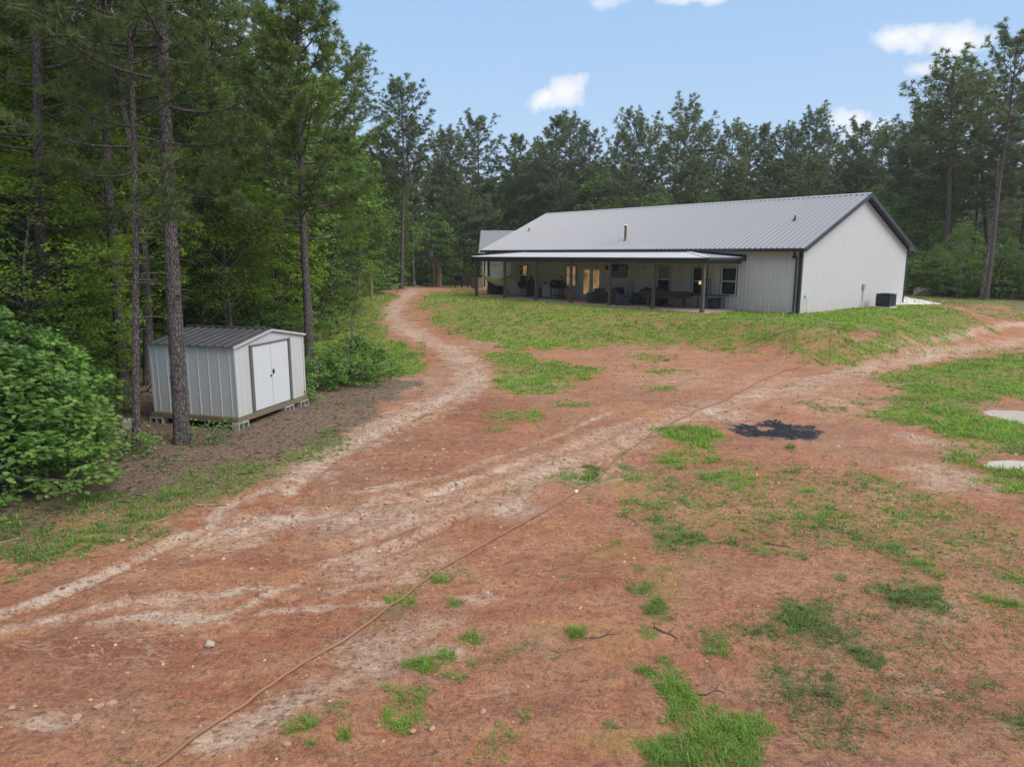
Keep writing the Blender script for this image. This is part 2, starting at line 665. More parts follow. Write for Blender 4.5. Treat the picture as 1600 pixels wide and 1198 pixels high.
M['redstone'] = basic('clay_red_stone', (.33, .19, .14), .9, var=.4, scale=9, bump=.5, bscale=20)
M['pebble'] = foliage_mat('pebbles', (.13, .058, .036), (.46, .30, .20), 0, rough=.9, objvar=0)
M['hose'] = basic('tan_hose', (.20, .105, .055), .6, var=.35, scale=2)
M['hose_green'] = basic('pale_green_hose', (.30, .36, .22), .5)
M['ash'] = foliage_mat('charcoal_lumps', (.004, .005, .009), (.035, .04, .055), 0, rough=.7, objvar=0)
M['wood'] = basic('weathered_timber', (.23, .17, .115), .85, var=.35, scale=3, bump=.35, stretch=(4, 4, .6))
M['post'] = basic('dark_stained_post', (.085, .07, .062), .75, var=.3, scale=3, bump=.3, stretch=(5, 5, .5))
M['pine_board'] = basic('treated_lumber', (.15, .115, .07), .8, var=.3, scale=2.5, bump=.2, stretch=(1, 6, 6))
M['black'] = basic('black_metal', (.018, .019, .022), .45, .3, var=.2)
M['blackplastic'] = basic('black_plastic', (.022, .024, .028), .5, var=.2)
M['wicker'] = basic('dark_wicker', (.035, .037, .045), .7, var=.5, scale=60, bump=.8, bscale=70)
M['cushion'] = basic('charcoal_cushion', (.045, .05, .062), .9, var=.25, scale=5)
M['trim'] = basic('charcoal_trim', (.030, .035, .045), .42, .25, var=.12, scale=1.5)
M['vinyl'] = basic('white_vinyl', (.72, .71, .68), .45, var=.06)
M['doorwhite'] = basic('cream_door', (.62, .60, .54), .5, var=.06)
M['glass'] = basic('dark_window_glass', (.018, .022, .026), .06, 0, var=.4, scale=2, spec=.9)
M['concrete'] = basic('pale_concrete', (.60, .60, .58), .85, var=.12, scale=1.2, bump=.15, dirt=(.42, .32, .26), dirt_amt=.35)
M['block'] = basic('concrete_block', (.33, .32, .29), .9, var=.25, scale=7, bump=.5, bscale=60)
M['galv'] = basic('galvanised_steel', (.42, .43, .43), .45, .7, var=.2)
M['rubber_red'] = basic('red_rubber_boot', (.28, .07, .05), .6)
M['orange'] = basic('orange_plastic', (.55, .26, .08), .6)
M['felt'] = basic('dark_felt', (.03, .045, .05), .95)
M['dark_wood'] = basic('dark_varnished_wood', (.07, .045, .032), .4, var=.3, scale=3, stretch=(1, 4, 4))
M['hammock'] = basic('yellow_green_cloth', (.52, .55, .16), .9, var=.2, scale=12, dirt=(.75, .75, .6), dirt_amt=.5)
M['white_box'] = basic('white_enamel', (.55, .55, .52), .5, var=.08)
M['amber'] = basic('lit_amber_bulb', (.9, .6, .3), .5, emit=(1, .55, .22, .4))
M['water'] = basic('shallow_silty_water', (.50, .46, .42), .08, var=.15, scale=1.5, spec=.8)


def lit_pane(name, s):
    m, nt, out = new_mat(name)
    T = NT(nt)
    tc = T.n('ShaderNodeTexCoord').outputs['Object']
    nz = T.noise(tc, 1.7, 3, .5)
    b = T.n('ShaderNodeBsdfPrincipled')
    b.inputs['Base Color'].default_value = (.25, .18, .1, 1)
    b.inputs['Roughness'].default_value = .08
    T.l(T.ramp(nz, [(.35, (.25, .14, .06)), (.62, (1.0, .60, .28))]), b.inputs['Emission Color'])
    b.inputs['Emission Strength'].default_value = s
    T.l(b.outputs[0], out.inputs['Surface'])
    return m


M['lit'] = lit_pane('lit_interior_pane', .20)
M['lit_dim'] = lit_pane('dim_interior_pane', .16)


def siding(name, base, stain, low_stain, rough=.45, metal=.0, streak=.25):
    """painted ribbed steel with faint runs and a dirty splash band at the foot"""
    m, nt, out = new_mat(name)
    T = NT(nt)
    tc = T.n('ShaderNodeTexCoord').outputs['Object']
    runs = T.noise(T.mapping(tc, (3.5, 3.5, .25)), 2.0, 5, .65)
    blot = T.noise(tc, .5, 4, .6)
    k = T.math('MULTIPLY', T.ramp(runs, [(.42, 0.0), (.8, 1.0)]), T.math('MULTIPLY', blot, 2 * streak), clamp=True)
    c = T.mix(k, tuple(base), tuple(stain))
    sp = T.n('ShaderNodeSeparateXYZ'); T.l(tc, sp.inputs[0])
    foot = T.math('SUBTRACT', .55, sp.outputs['Z'], clamp=True)
    foot = T.math('MULTIPLY', T.math('MULTIPLY', foot, 1.2), T.ramp(T.noise(T.mapping(tc, (2, 2, .8)), 1.6, 5, .7), [(.35, 0.0), (.7, 1.0)]), clamp=True)
    c = T.mix(foot, c, tuple(low_stain))
    b = T.n('ShaderNodeBsdfPrincipled')
    T.l(c, b.inputs['Base Color'])
    b.inputs['Roughness'].default_value = rough
    b.inputs['Metallic'].default_value = metal
    T.l(b.outputs[0], out.inputs['Surface'])
    return m


M['siding'] = siding('off_white_steel_siding', (.49, .49, .495), (.37, .36, .34), (.42, .35, .27))
M['siding_long'] = siding('porch_toned_steel_siding', (.56, .55, .525), (.36, .345, .305), (.38, .30, .21), streak=.4)  # same steel as the gable: porch light painted in as a lighter, creamier tone
M['roofing'] = siding('grey_steel_roofing', (.19, .195, .215), (.14, .143, .158), (.19, .195, .215), .42, .15, streak=.3)
M['shed_wall'] = siding('shed_painted_steel', (.44, .45, .45), (.40, .40, .38), (.40, .38, .32), .5, streak=.5)
M['shed_roof'] = basic('shed_dark_roofing', (.055, .053, .058), .5, .2, var=.3, scale=2, dirt=(.13, .12, .11), dirt_amt=.6)


# ------------------------------------------------------------------ ground masks
def poly_sd(X, Y, P):
    """signed distance (m), negative inside"""
    P = np.asarray(P)[:, :2]
    d = np.full(X.shape, 1e9); ins = np.zeros(X.shape, bool)
    n = len(P)
    for i in range(n):
        a, b = P[i], P[(i + 1) % n]
        e = b - a
        wx, wy = X - a[0], Y - a[1]
        t = np.clip((wx * e[0] + wy * e[1]) / (e @ e + 1e-12), 0, 1)
        d = np.minimum(d, (wx - e[0] * t) ** 2 + (wy - e[1] * t) ** 2)
        c = ((a[1] > Y) != (b[1] > Y)) & (X < (b[0] - a[0]) * (Y - a[1]) / (b[1] - a[1] + 1e-12) + a[0])
        ins ^= c
    d = np.sqrt(d)
    return np.where(ins, -d, d)


def W(pts):
    return np.array([gp(*p)[:2] for p in pts])


def blob(X, Y, px, py, rx, ry):
    """ellipse on the ground -> normalised radius"""
    c = gp(px, py)[:2]
    ax = gp(px + rx, py)[:2] - c
    ay = gp(px, py + ry)[:2] - gp(px, py - ry)[:2]
    lx = max(np.hypot(*ax), .05); ly = max(np.hypot(*ay) / 2, .05)
    ex = ax / lx; ey = np.array([-ex[1], ex[0]])
    dx, dy = X - c[0], Y - c[1]
    return np.hypot((dx * ex[0] + dy * ex[1]) / lx, (dx * ey[0] + dy * ey[1]) / ly), min(lx, ly)


# (polygon in the photo's ground, strength, edge softness m, green tone 0 dull/blue .. 1 bright)
GRASS_POLY = [
    ([(648, 478), (660, 460), (700, 455), (745, 458), (900, 474), (1095, 490), (1165, 486), (1245, 490), (1412, 474), (1470, 478), (1530, 500), (1545, 514), (1500, 528), (1420, 541),
      (1300, 545), (1180, 549), (1060, 541), (960, 542), (880, 546), (800, 545), (740, 534), (700, 516), (670, 497)], 1.0, 1.0, .92),
    ([(470, 500), (540, 468), (600, 457), (630, 462), (600, 478), (592, 498), (605, 520), (650, 545), (665, 562), (650, 584), (600, 590), (540, 602), (490, 600), (470, 560)], 1.0, .5, .95),
    ([(755, 556), (800, 548), (850, 560), (900, 570), (955, 575), (930, 592), (890, 605), (850, 615), (800, 622), (775, 600), (765, 575)], .85, .45, .9),
    ([(1015, 672), (1060, 664), (1125, 668), (1138, 683), (1100, 693), (1112, 716), (1065, 733), (1025, 725), (1045, 700)], .9, .25, .85),
    ([(1370, 584), (1430, 572), (1500, 562), (1600, 552), (1800, 556), (1900, 800), (1640, 830), (1600, 795), (1560, 770), (1525, 735), (1470, 715), (1490, 690), (1440, 668), (1345, 655), (1385, 640), (1400, 610)], .92, .6, .75),
    ([(1335, 845), (1400, 848), (1480, 880), (1500, 903), (1450, 907), (1385, 880)], .8, .2, .6),
    ([(1355, 918), (1420, 908), (1480, 925), (1505, 950), (1470, 962), (1400, 945)], .9, .2, .3),
    ([(1160, 965), (1225, 925), (1300, 945), (1345, 985), (1405, 1030), (1412, 1060), (1370, 1066), (1300, 1015), (1250, 1005), (1190, 1002)], .85, .25, .12),
    ([(1180, 1040), (1260, 1020), (1330, 1060), (1300, 1110), (1220, 1110)], .5, .3, .05),
    ([(1000, 1050), (1045, 1038), (1112, 1070), (1105, 1098), (1130, 1120), (1180, 1098), (1228, 1140), (1215, 1185), (1160, 1230), (990, 1260), (1000, 1170), (1062, 1150), (1010, 1090)], 1.0, .13, .62),
    ([(580, 1068), (640, 1070), (680, 1080), (660, 1100), (640, 1140), (602, 1146), (595, 1100)], .95, .1, .62),
    ([(0, 795), (120, 770), (230, 772), (330, 764), (405, 742), (425, 758), (340, 796), (240, 836), (110, 872), (-60, 908), (-200, 860)], .58, .5, .36),
    ([(255, 735), (360, 715), (440, 705), (530, 665), (560, 690), (420, 748), (330, 775), (260, 770)], .45, .4, .45),
    ([(1000, 735), (1200, 715), (1350, 740), (1600, 800), (1750, 1000), (1500, 990), (1300, 900), (1100, 862), (1010, 840)], .27, .5, .55),
    ([(1150, 930), (1450, 900), (1620, 1000), (1520, 1198), (1250, 1190), (1130, 1050)], .25, .5, .18),
    ([(260, 745), (330, 735), (400, 740), (360, 762), (280, 768)], .35, .3, .4),
    ([(1330, 560), (1480, 545), (1600, 535), (1700, 535), (1700, 548), (1500, 556), (1400, 566)], .25, .5, .7),
    ([(1540, 490), (1700, 492), (1700, 502), (1590, 501)], .6, .3, .7),
]
GRASS_POLY += [([(1400, 462), (1480, 466), (1600, 480), (1700, 486), (1700, 500), (1560, 500), (1530, 492), (1470, 477), (1412, 475)], .55, .5, .5),
               ([(690, 439), (762, 439), (762, 456), (700, 456)], .5, .8, .6)]
GRASS_BLOB = [(815, 648, 42, 11, .9, .95), (782, 668, 20, 7, .7, .9), (1020, 543, 35, 6, .8, .8), (1012, 558, 40, 7, .8, .8), (1035, 581, 35, 5, .8, .8), (1035, 607, 30, 5, .85, .9),
              (895, 632, 34, 6, .4, .7), (1140, 748, 52, 15, .9, .8), (1085, 786, 34, 11, .6, .6), (975, 710, 10, 6, .8, .5), (978, 728, 15, 6, .8, .4), (1270, 765, 28, 9, .8, .7),
              (1240, 738, 25, 8, .7, .5), (1235, 699, 10, 6, .8, .4), (1290, 806, 52, 15, .9, .6), (1300, 828, 36, 9, .7, .35), (900, 748, 38, 14, .8, .6), (925, 735, 14, 9, .9, .3), (1550, 935, 50, 14, .7, .5),
              (1310, 900, 22, 8, .9, .3), (1365, 890, 26, 7, .9, .3), (1120, 1005, 34, 24, .75, .35), (1145, 980, 22, 12, .4, .2), (1365, 1092, 42, 14, .5, .1), (650, 1045, 26, 12, .9, .6), (702, 1030, 20, 12, .95, .55),
              (735, 1032, 12, 7, .8, .4), (740, 998, 32, 12, .95, .55), (712, 943, 20, 8, .95, .35), (690, 904, 22, 9, .8, .5), (630, 940, 26, 13, .7, .65), (905, 990, 17, 10, 1, .6), (470, 1132, 32, 18, .8, .6),
              (540, 1108, 26, 20, .75, .6), (485, 1170, 16, 6, .8, .6), (537, 1150, 11, 8, 1, .6), (822, 1122, 11, 6, .9, .6), (1000, 890, 15, 10, .7, .5), (1010, 920, 26, 13, .8, .5), (1028, 955, 24, 18, .8, .45),
              (1012, 988, 15, 12, .7, .6), (1062, 840, 42, 17, .85, .6), (1035, 812, 22, 11, .6, .5), (1195, 861, 24, 6, .8, .7), (1245, 866, 19, 8, .9, .7), (1145, 847, 10, 6, .8, .4), (935, 858, 9, 6, .8, .7),
              (965, 849, 8, 5, .8, .5), (1580, 1125, 22, 9, .9, .15), (1540, 1068, 34, 14, .5, .2), (1410, 805, 28, 10, .6, .6), (1360, 750, 40, 14, .5, .7), (1050, 1155, 12, 12, .5, .3), (955, 1135, 14, 8, .5, .3),
              (868, 1028, 12, 9, .5, .3), (700, 1054, 10, 6, .8, .5), (720, 1062, 8, 5, .7, .4), (515, 1105, 10, 8, .5, .5), (735, 912, 8, 4, .6, .5), (1465, 810, 30, 10, .5, .6), (1385, 870, 24, 10, .6, .6),
              (1180, 985, 24, 14, .6, .15), (1475, 845, 24, 9, .5, .5), (1330, 1170, 24, 9, .3, .2), (200, 1198, 40, 14, .3, .3), (180, 700, 40, 16, .5, .6), (560, 630, 40, 8, .35, .6),
              (1560, 900, 40, 12, .5, .5), (1500, 1010, 40, 10, .3, .1), (275, 1100, 14, 7, .5, .3), (590, 560, 70, 26, .9, .8)]
BARE = [(1345, 520, 42, 9, .85), (1290, 532, 22, 7, .5), (850, 560, 22, 6, .5), (990, 520, 60, 6, .35), (1110, 530, 80, 6, .45), (830, 512, 40, 5, .4), (900, 600, 40, 8, .5),
        (1560, 640, 80, 20, .25), (1540, 700, 60, 12, .6), (1410, 630, 40, 12, .3), (620, 522, 18, 8, .6), (1060, 700, 26, 6, .6), (1500, 765, 60, 16, .6), (1590, 715, 40, 12, 1), (1600, 642, 34, 22, 1)]
MOSS = [(985, 762, 50, 17, .8), (960, 862, 66, 28, .8), (1035, 905, 34, 42, .7), (965, 1165, 66, 30, .7), (1120, 815, 60, 18, .5), (870, 985, 60, 20, .35), (1430, 782, 80, 14, .6), (300, 760, 110, 24, .5),
        (200, 825, 120, 30, .5), (1000, 640, 60, 12, .3), (1300, 1168, 50, 16, .4), (960, 1000, 60, 30, .35)]
PALE_LINE = [([(0, 957), (70, 935), (190, 884), (260, 846), (330, 820)], .11, .95), ([(330, 820), (345, 792), (420, 765), (470, 738), (500, 704)], .22, .7),
             ([(650, 452), (625, 470), (612, 492), (640, 520), (700, 545), (738, 580), (722, 612), (650, 640), (580, 672), (520, 700), (470, 740)], .8, .72),
             ([(735, 560), (745, 590), (715, 615), (660, 632)], .5, .8),
             ([(140, 977), (232, 964), (298, 975), (360, 958), (412, 930), (462, 915)], .07, .95), ([(-40, 990), (60, 975), (160, 950), (235, 938), (330, 934), (420, 918)], .10, .6),
             ([(200, 945), (280, 962), (380, 972)], .06, .5),
             ([(1700, 520), (1560, 540), (1400, 566), (1280, 592), (1180, 618), (1080, 645), (980, 682), (880, 722), (760, 768), (640, 800), (520, 812), (400, 822), (330, 835)], .8, .5),
             ([(1000, 655), (860, 706), (740, 748), (660, 775), (520, 800), (430, 812)], .10, .85), ([(900, 715), (780, 760), (660, 812), (560, 842)], .12, .7), ([(860, 740), (740, 790), (640, 846), (480, 885)], .12, .55),
             ([(640, 650), (560, 690), (500, 725), (450, 768)], .2, .75), ([(960, 642), (820, 700), (700, 742), (560, 770)], .12, .5),
             ([(610, 945), (480, 952), (400, 960)], .07, .5), ([(1600, 505), (1480, 528), (1380, 545)], .3, .6), ([(600, 1040), (520, 1075), (420, 1120), (340, 1150)], .3, .5),
             ([(760, 930), (660, 985), (560, 1030)], .25, .35), ([(660, 905), (560, 915), (500, 935)], .08, .5)]
PALE_BLOB = [(880, 740, 120, 26, .85), (780, 790, 120, 30, .6), (620, 880, 130, 34, .55), (470, 1085, 110, 26, .55), (1130, 648, 70, 17, .8), (1300, 630, 120, 25, .35), (1490, 750, 80, 34, .6), (1400, 780, 60, 18, .3),
             (650, 600, 90, 25, .45), (1060, 590, 120, 24, .25), (560, 800, 130, 24, .45), (300, 960, 150, 30, .25), (580, 1010, 90, 28, .4), (1450, 690, 60, 18, .5), (830, 600, 60, 22, .3),
             (700, 1020, 60, 14, .55), (1500, 960, 90, 30, .25), (80, 1130, 60, 18, .5), (1260, 600, 160, 18, .35), (760, 530, 60, 14, .3)]
RED_BLOB = [(140, 1010, 190, 45, .8), (100, 1080, 150, 40, .5), (420, 870, 120, 22, .5), (640, 730, 90, 22, .6), (930, 880, 130, 50, .35), (1180, 1120, 180, 60, .5), (1480, 1090, 140, 50, .6), (760, 640, 60, 24, .6),
            (450, 700, 60, 14, .4), (780, 1100, 160, 40, .45), (1250, 870, 150, 40, .35), (1345, 521, 50, 11, .8), (560, 745, 80, 16, .5), (260, 880, 90, 18, .6), (150, 915, 100, 18, .5), (1000, 620, 120, 18, .4),
            (1170, 690, 90, 22, .4), (340, 1020, 60, 18, .4), (690, 435, 60, 8, .7), (1480, 498, 60, 6, .5), (700, 690, 120, 18, .4)]
LITTER = [(-400, 900), (0, 850), (130, 800), (270, 792), (380, 748), (430, 722), (520, 682), (600, 632), (648, 598), (560, 598), (480, 598), (440, 560), (470, 500), (560, 468), (640, 446), (700, 440), (600, 430), (0, 430), (-900, 500)]


def masks(X, Y):
    nz = fbm(X, Y, 1.3, 4, 51) - .5
    nz2 = fbm(X, Y, 4.5, 4, 61) - .5
    g = np.zeros(X.shape); tone = np.full(X.shape, .6); tw = np.full(X.shape, .01)
    for pts, k, soft, tn in GRASS_POLY:
        P = W(pts)
        lo, hi = P.min(0) - 3, P.max(0) + 3
        s = (X > lo[0]) & (X < hi[0]) & (Y > lo[1]) & (Y < hi[1])
        if not s.any(): continue
        sd = poly_sd(X[s], Y[s], P) + nz[s] * soft * 2.6 + nz2[s] * (soft * 1.4 + .25)
        m = (1 - sstep(-soft, soft * .6, sd)) * k
        g[s] = np.maximum(g[s], m)
        tone[s] = (tone[s] * tw[s] + tn * m) / (tw[s] + m + 1e-9); tw[s] += m
    for px, py, rx, ry, k, tn in GRASS_BLOB:
        r, sz = blob(X, Y, px, py, rx, ry)
        r = r + nz * .9 + nz2 * 1.7
        m = (1 - sstep(.25, 1.30, r)) * k
        g = np.maximum(g, m)
        tone = (tone * tw + tn * m) / (tw + m + 1e-9); tw = tw + m
    # thin weeds scattered on the bare clay
    sparse = sstep(.58, .74, fbm(X, Y, 1.3, 4, 71)) * .42 * sstep(.42, .55, fbm(X, Y, .3, 2, 73)) * sstep(-3, 3, X - (Y - 12) * .2)
    g = np.maximum(g, sparse)
    for px, py, rx, ry, k in BARE:
        r, _ = blob(X, Y, px, py, rx, ry)
        g = g * (1 - k * (1 - sstep(.5, 1.2, r + nz * .9 + nz2 * .6)))
    for cx, cy_, rx, ry, dz in PUDDLES:
        g = g * (1 - np.exp(-(((X - cx) / rx) ** 2 + ((Y - cy_) / ry) ** 2) ** 2 * .6))
    a, b = house_ab(X, Y)
    # patchiness inside the lawn
    g = g * (1 - .28 * sstep(.50, .66, fbm(X, Y, 1.5, 4, 83)) * sstep(16, 24, Y))
    g = g * (1 - .40 * sstep(.55, .72, fbm(X, Y, .55, 4, 81)))
    moss = np.zeros(X.shape)
    for px, py, rx, ry, k in MOSS:
        r, _ = blob(X, Y, px, py, rx, ry)
        moss = np.maximum(moss, k * (1 - sstep(.3, 1.2, r + nz * .9)))
    pale = np.zeros(X.shape)
    st, tt = road_st(X, Y)
    streak = fbm(st * .35, tt * 2.6, 1.0, 4, 91) - .5
    for pts, w, k in PALE_LINE:
        d = line_d(X, Y, W(pts)) + nz2 * w * 1.6 + nz * w * .8
        pale = np.maximum(pale, k * (1 - sstep(w * .25, w * 1.25, d)) * np.clip(.8 + streak * 1.4, 0, 1.2))
    for px, py, rx, ry, k in PALE_BLOB:
        r, _ = blob(X, Y, px, py, rx, ry)
        pale = np.maximum(pale, k * (1 - sstep(.2, 1.2, r + nz * .9 + streak * 1.2)) * np.clip(.75 + streak * 2.2 + nz2 * 1.2, 0, 1.1))
    red = np.zeros(X.shape)
    for px, py, rx, ry, k in RED_BLOB:
        r, _ = blob(X, Y, px, py, rx, ry)
        red = np.maximum(red, k * (1 - sstep(.2, 1.3, r + nz * .9 + streak)))
    lit = 1 - sstep(-.3, .5, poly_sd(X, Y, W(LITTER)) + nz * 1.8 + nz2 * .7)
    lit = np.maximum(lit, 1 - sstep(-.4, .8, poly_sd(X, Y, W([(1412, 449), (1500, 471), (1600, 486), (1760, 494), (1760, 436), (1412, 436)])) + nz * 1.5 + nz2))
    farwood = np.maximum(sstep(60, 74, Y), sstep(31, 36, X - (Y - 46) * .7) * sstep(44, 48, Y))
    lit = np.maximum(lit, farwood)
    lit = lit * (1 - sstep(.3, .8, g) * .8)
    r, _ = blob(X, Y, 1213, 672, 66, 13)
    char = 1 - sstep(.75, 1.12, r + nz * .5 + nz2 * .9)
    r, _ = blob(X, Y, 1195, 668, 14, 4)
    char = char * sstep(.7, 1.1, r + nz2 * .5)
    return g, tone, pale, red, moss, lit, char


# polar sheet: fine inside the view, coarse behind, out to the horizon
def axis_angles():
    fr = np.radians(np.linspace(-43, 43, 560))
    bk = np.radians(np.linspace(43, 317, 70))[1:-1]
    return np.concatenate([fr, bk])


th = axis_angles()
rad = np.concatenate([np.linspace(.4, 3.6, 8)[:-1], 3.6 * (140 / 3.6) ** np.linspace(0, 1, 520), np.array([150, 165, 185.])])
TH, RD = np.meshgrid(th, rad)
GX, GY = RD * np.sin(TH), RD * np.cos(TH)
GZ = ground_h(GX, GY)
GX1, GY1 = GX.ravel(), GY.ravel()
V = np.stack([GX1, GY1, GZ.ravel()], 1)
V = np.vstack([V, [[0, 0, float(ground_h(0, 0))]]])
nt_, nr_ = len(th), len(rad)
i = np.arange(nr_ - 1)[:, None] * nt_
k = np.arange(nt_)[None, :]; k2 = (k + 1) % nt_
Fq = np.stack([i + k, i + nt_ + k, i + nt_ + k2, i + k2], -1).reshape(-1, 4)[:, ::-1]
kk = np.arange(nt_)
Ft = np.stack([kk, (kk + 1) % nt_, np.full(nt_, nr_ * nt_)], 1)[:, ::-1]
vis = (np.abs(TH) < R(44)).ravel() & (RD.ravel() < 150)
mk = [np.zeros(len(GX1)) for _ in range(7)]
res = masks(GX1[vis], GY1[vis])
for q in range(7): mk[q][vis] = res[q]
outer = ~vis
mk[0][outer] = .5; mk[1][outer] = .5
ca = np.ones((len(V), 4)); cb = np.ones((len(V), 4))
for q, (arr, ch) in enumerate([(ca, 0), (ca, 1), (ca, 2), (cb, 0), (cb, 1), (cb, 2)]):
    arr[:-1, ch] = mk[[0, 1, 2, 3, 4, 5][q]]
ca[:-1, 3] = mk[6]
ca[-1, :] = 0; cb[-1, :3] = 0


def ground_mat():
    m, nt, out = new_mat('red_clay_and_grass')
    T = NT(nt)
    A = T.n('ShaderNodeAttribute', attribute_name='mask_a')
    B = T.n('ShaderNodeAttribute', attribute_name='mask_b')
    sa = T.n('ShaderNodeSeparateColor'); T.l(A.outputs['Color'], sa.inputs[0])
    sb = T.n('ShaderNodeSeparateColor'); T.l(B.outputs['Color'], sb.inputs[0])
    grass, tone, pale = sa.outputs[0], sa.outputs[1], sa.outputs[2]
    red, moss, lit = sb.outputs[0], sb.outputs[1], sb.outputs[2]
    char = A.outputs['Alpha']
    P = T.n('ShaderNodeNewGeometry').outputs['Position']
    road = T.mapping(P, (.45, 2.2, 1), (0, 0, -math.atan2(_rd[1], _rd[0])))
    n_big = T.noise(P, .28, 5, .6)
    n_mid = T.noise(P, 1.6, 7, .65)
    n_fin = T.noise(P, 11, 6, .7)
    n_mic = T.noise(P, 55, 4, .7)
    n_str = T.noise(road, 1.1, 6, .65, .4)
    n_st2 = T.noise(T.mapping(P, (1.1, 5.5, 1), (0, 0, -math.atan2(_rd[1], _rd[0]) + .12)), 1.7, 7, .7, .5)
    n_cr = T.noise(P, 24, 5, .75)
    n_crk = T.noise(P, 4.2, 7, .72, .6)
    clay = T.mix(T.ramp(n_big, [(.35, 0.0), (.65, 1.0)]), (.315, .110, .052), (.40, .178, .094))
    clay = T.mix(T.math('MULTIPLY', T.ramp(T.noise(P, .5, 5, .65), [(.48, 0.0), (.62, 1.0)]), .6), clay, (.270, .165, .112))
    clay = T.mix(T.math('MULTIPLY', T.ramp(n_str, [(.45, 0.0), (.62, 1.0)]), .65), clay, (.44, .235, .125))
    clay = T.mix(T.math('MULTIPLY', T.ramp(n_st2, [(.34, 1.0), (.49, 0.0)]), .55), clay, (.20, .085, .055))
    clay = T.mix(T.math('MULTIPLY', T.ramp(n_mid, [(.30, 1.0), (.48, 0.0)]), .60), clay, (.19, .092, .060))
    clay = T.mix(T.math('MULTIPLY', T.ramp(n_crk, [(.52, 0.0), (.66, 1.0)]), .40), clay, (.47, .275, .165))
    clay = T.mix(T.math('MULTIPLY', red, T.ramp(n_mid, [(.2, .5), (.55, 1.0)])), clay, T.mix(n_st2, (.15, .046, .030), (.24, .085, .052)))
    n_rl = T.noise(T.mapping(P, (.55, 2.0, 1), (0, 0, -math.atan2(_rd[1], _rd[0]) + .10)), .9, 3, .5, 1.1)
    rill = T.ramp(T.math('ABSOLUTE', T.math('SUBTRACT', n_rl, .5)), [(.006, 1.0), (.022, 0.0)])
    n_r2 = T.noise(T.mapping(P, (.55, 2.0, 1), (0, 0, -math.atan2(_rd[1], _rd[0]) - .12)), 2.1, 3, .5, 1.3)
    rill2 = T.ramp(T.math('ABSOLUTE', T.math('SUBTRACT', n_r2, .5)), [(.008, 1.0), (.03, 0.0)])
    rills = T.math('MULTIPLY', T.math('MAXIMUM', rill, T.math('MULTIPLY', rill2, .8)), T.ramp(n_mid, [(.38, 0.0), (.55, 1.0)]))
    rmask = T.math('MULTIPLY_ADD', pale, 1.6, T.math('MULTIPLY', red, .5), clamp=True)
    clay = T.mix(T.math('MULTIPLY', T.math('MULTIPLY', rills, .9), T.math('ADD', rmask, .12), clamp=True), clay, (.60, .46, .34))
    palev = T.math('MULTIPLY', T.math('MULTIPLY', pale, 1.25), T.ramp(n_fin, [(.25, .35), (.55, 1.0)]), clamp=True)
    palev = T.math('MULTIPLY', palev, T.ramp(n_st2, [(.32, .35), (.5, 1.0)]), clamp=True)
    palecol = T.mix(T.ramp(n_mid, [(.35, 0.0), (.65, 1.0)]), (.54, .385, .265), (.56, .48, .40))
    palecol = T.mix(T.math('MULTIPLY', T.ramp(n_crk, [(.36, 1.0), (.52, 0.0)]), .6), palecol, (.27, .19, .155))
    clay = T.mix(palev, clay, palecol)
    crumbs = T.ramp(n_fin, [(.36, 1.0), (.49, 0.0)])
    clay = T.mix(T.math('MULTIPLY', crumbs, .72), clay, (.13, .062, .042))
    clay = T.mix(T.math('MULTIPLY', T.ramp(n_cr, [(.39, 1.0), (.46, 0.0)]), .50), clay, (.10, .046, .032))
    clay = T.mix(T.math('MULTIPLY', T.ramp(n_cr, [(.55, 0.0), (.62, 1.0)]), .42), clay, (.50, .275, .165))
    clay = T.mix(T.math('MULTIPLY', T.ramp(n_mic, [(.56, 0.0), (.64, 1.0)]), .35), clay, (.50, .29, .185))
    vo = T.n('ShaderNodeTexVoronoi'); vo.inputs['Scale'].default_value = 14; T.l(P, vo.inputs['Vector'])
    peb = T.ramp(vo.outputs['Distance'], [(.08, 1.0), (.16, 0.0)])
    vcs = T.n('ShaderNodeSeparateColor'); T.l(vo.outputs['Color'], vcs.inputs[0])
    pk = T.math('MULTIPLY', peb, T.math('GREATER_THAN', vcs.outputs[0], .62))
    clay = T.mix(T.math('MULTIPLY', pk, .6), clay, T.mix(vcs.outputs[1], (.17, .08, .055), (.55, .43, .36)))
    clay = T.mix(T.math('MULTIPLY', T.ramp(n_mic, [(.38, 1.0), (.46, 0.0)]), .36), clay, (.12, .054, .037))
    mo = T.math('MULTIPLY', moss, T.ramp(n_mid, [(.3, .3), (.65, 1.0)]))
    c = T.mix(T.math('MULTIPLY', mo, .7), clay, (.30, .225, .05))
    litc = T.mix(T.ramp(n_fin, [(.36, 0.0), (.6, 1.0)]), (.050, .036, .028), (.20, .145, .11))
    litc = T.mix(T.math('MULTIPLY', T.ramp(n_cr, [(.52, 0.0), (.62, 1.0)]), .55), litc, (.33, .25, .19))
    litc = T.mix(T.math('MULTIPLY', T.ramp(n_mid, [(.5, 0.0), (.7, 1.0)]), .5), litc, (.10, .12, .045))
    c = T.mix(T.math('MULTIPLY', lit, .88), c, litc)
    thatch = T.mix(tone, (.11, .14, .055), (.155, .235, .035))
    thatch = T.mix(T.ramp(n_fin, [(.3, 0.0), (.7, 1.0)]), T.mix(.5, thatch, (.06, .08, .02)), thatch)
    gm = T.math('MULTIPLY', grass, T.ramp(T.math('ADD', T.math('MULTIPLY', n_fin, .55), T.math('MULTIPLY', n_crk, .45)), [(.45, .12), (.54, 1.0)]))
    gm = T.math('MULTIPLY', gm, 1.35, clamp=True)
    gm = T.ramp(gm, [(.22, 0.0), (.72, .85)])
    c = T.mix(gm, c, thatch)
    rim = T.math('MULTIPLY', T.ramp(char, [(.02, 0.0), (.18, 1.0)]), T.ramp(n_crk, [(.42, 0.0), (.55, .75)]))
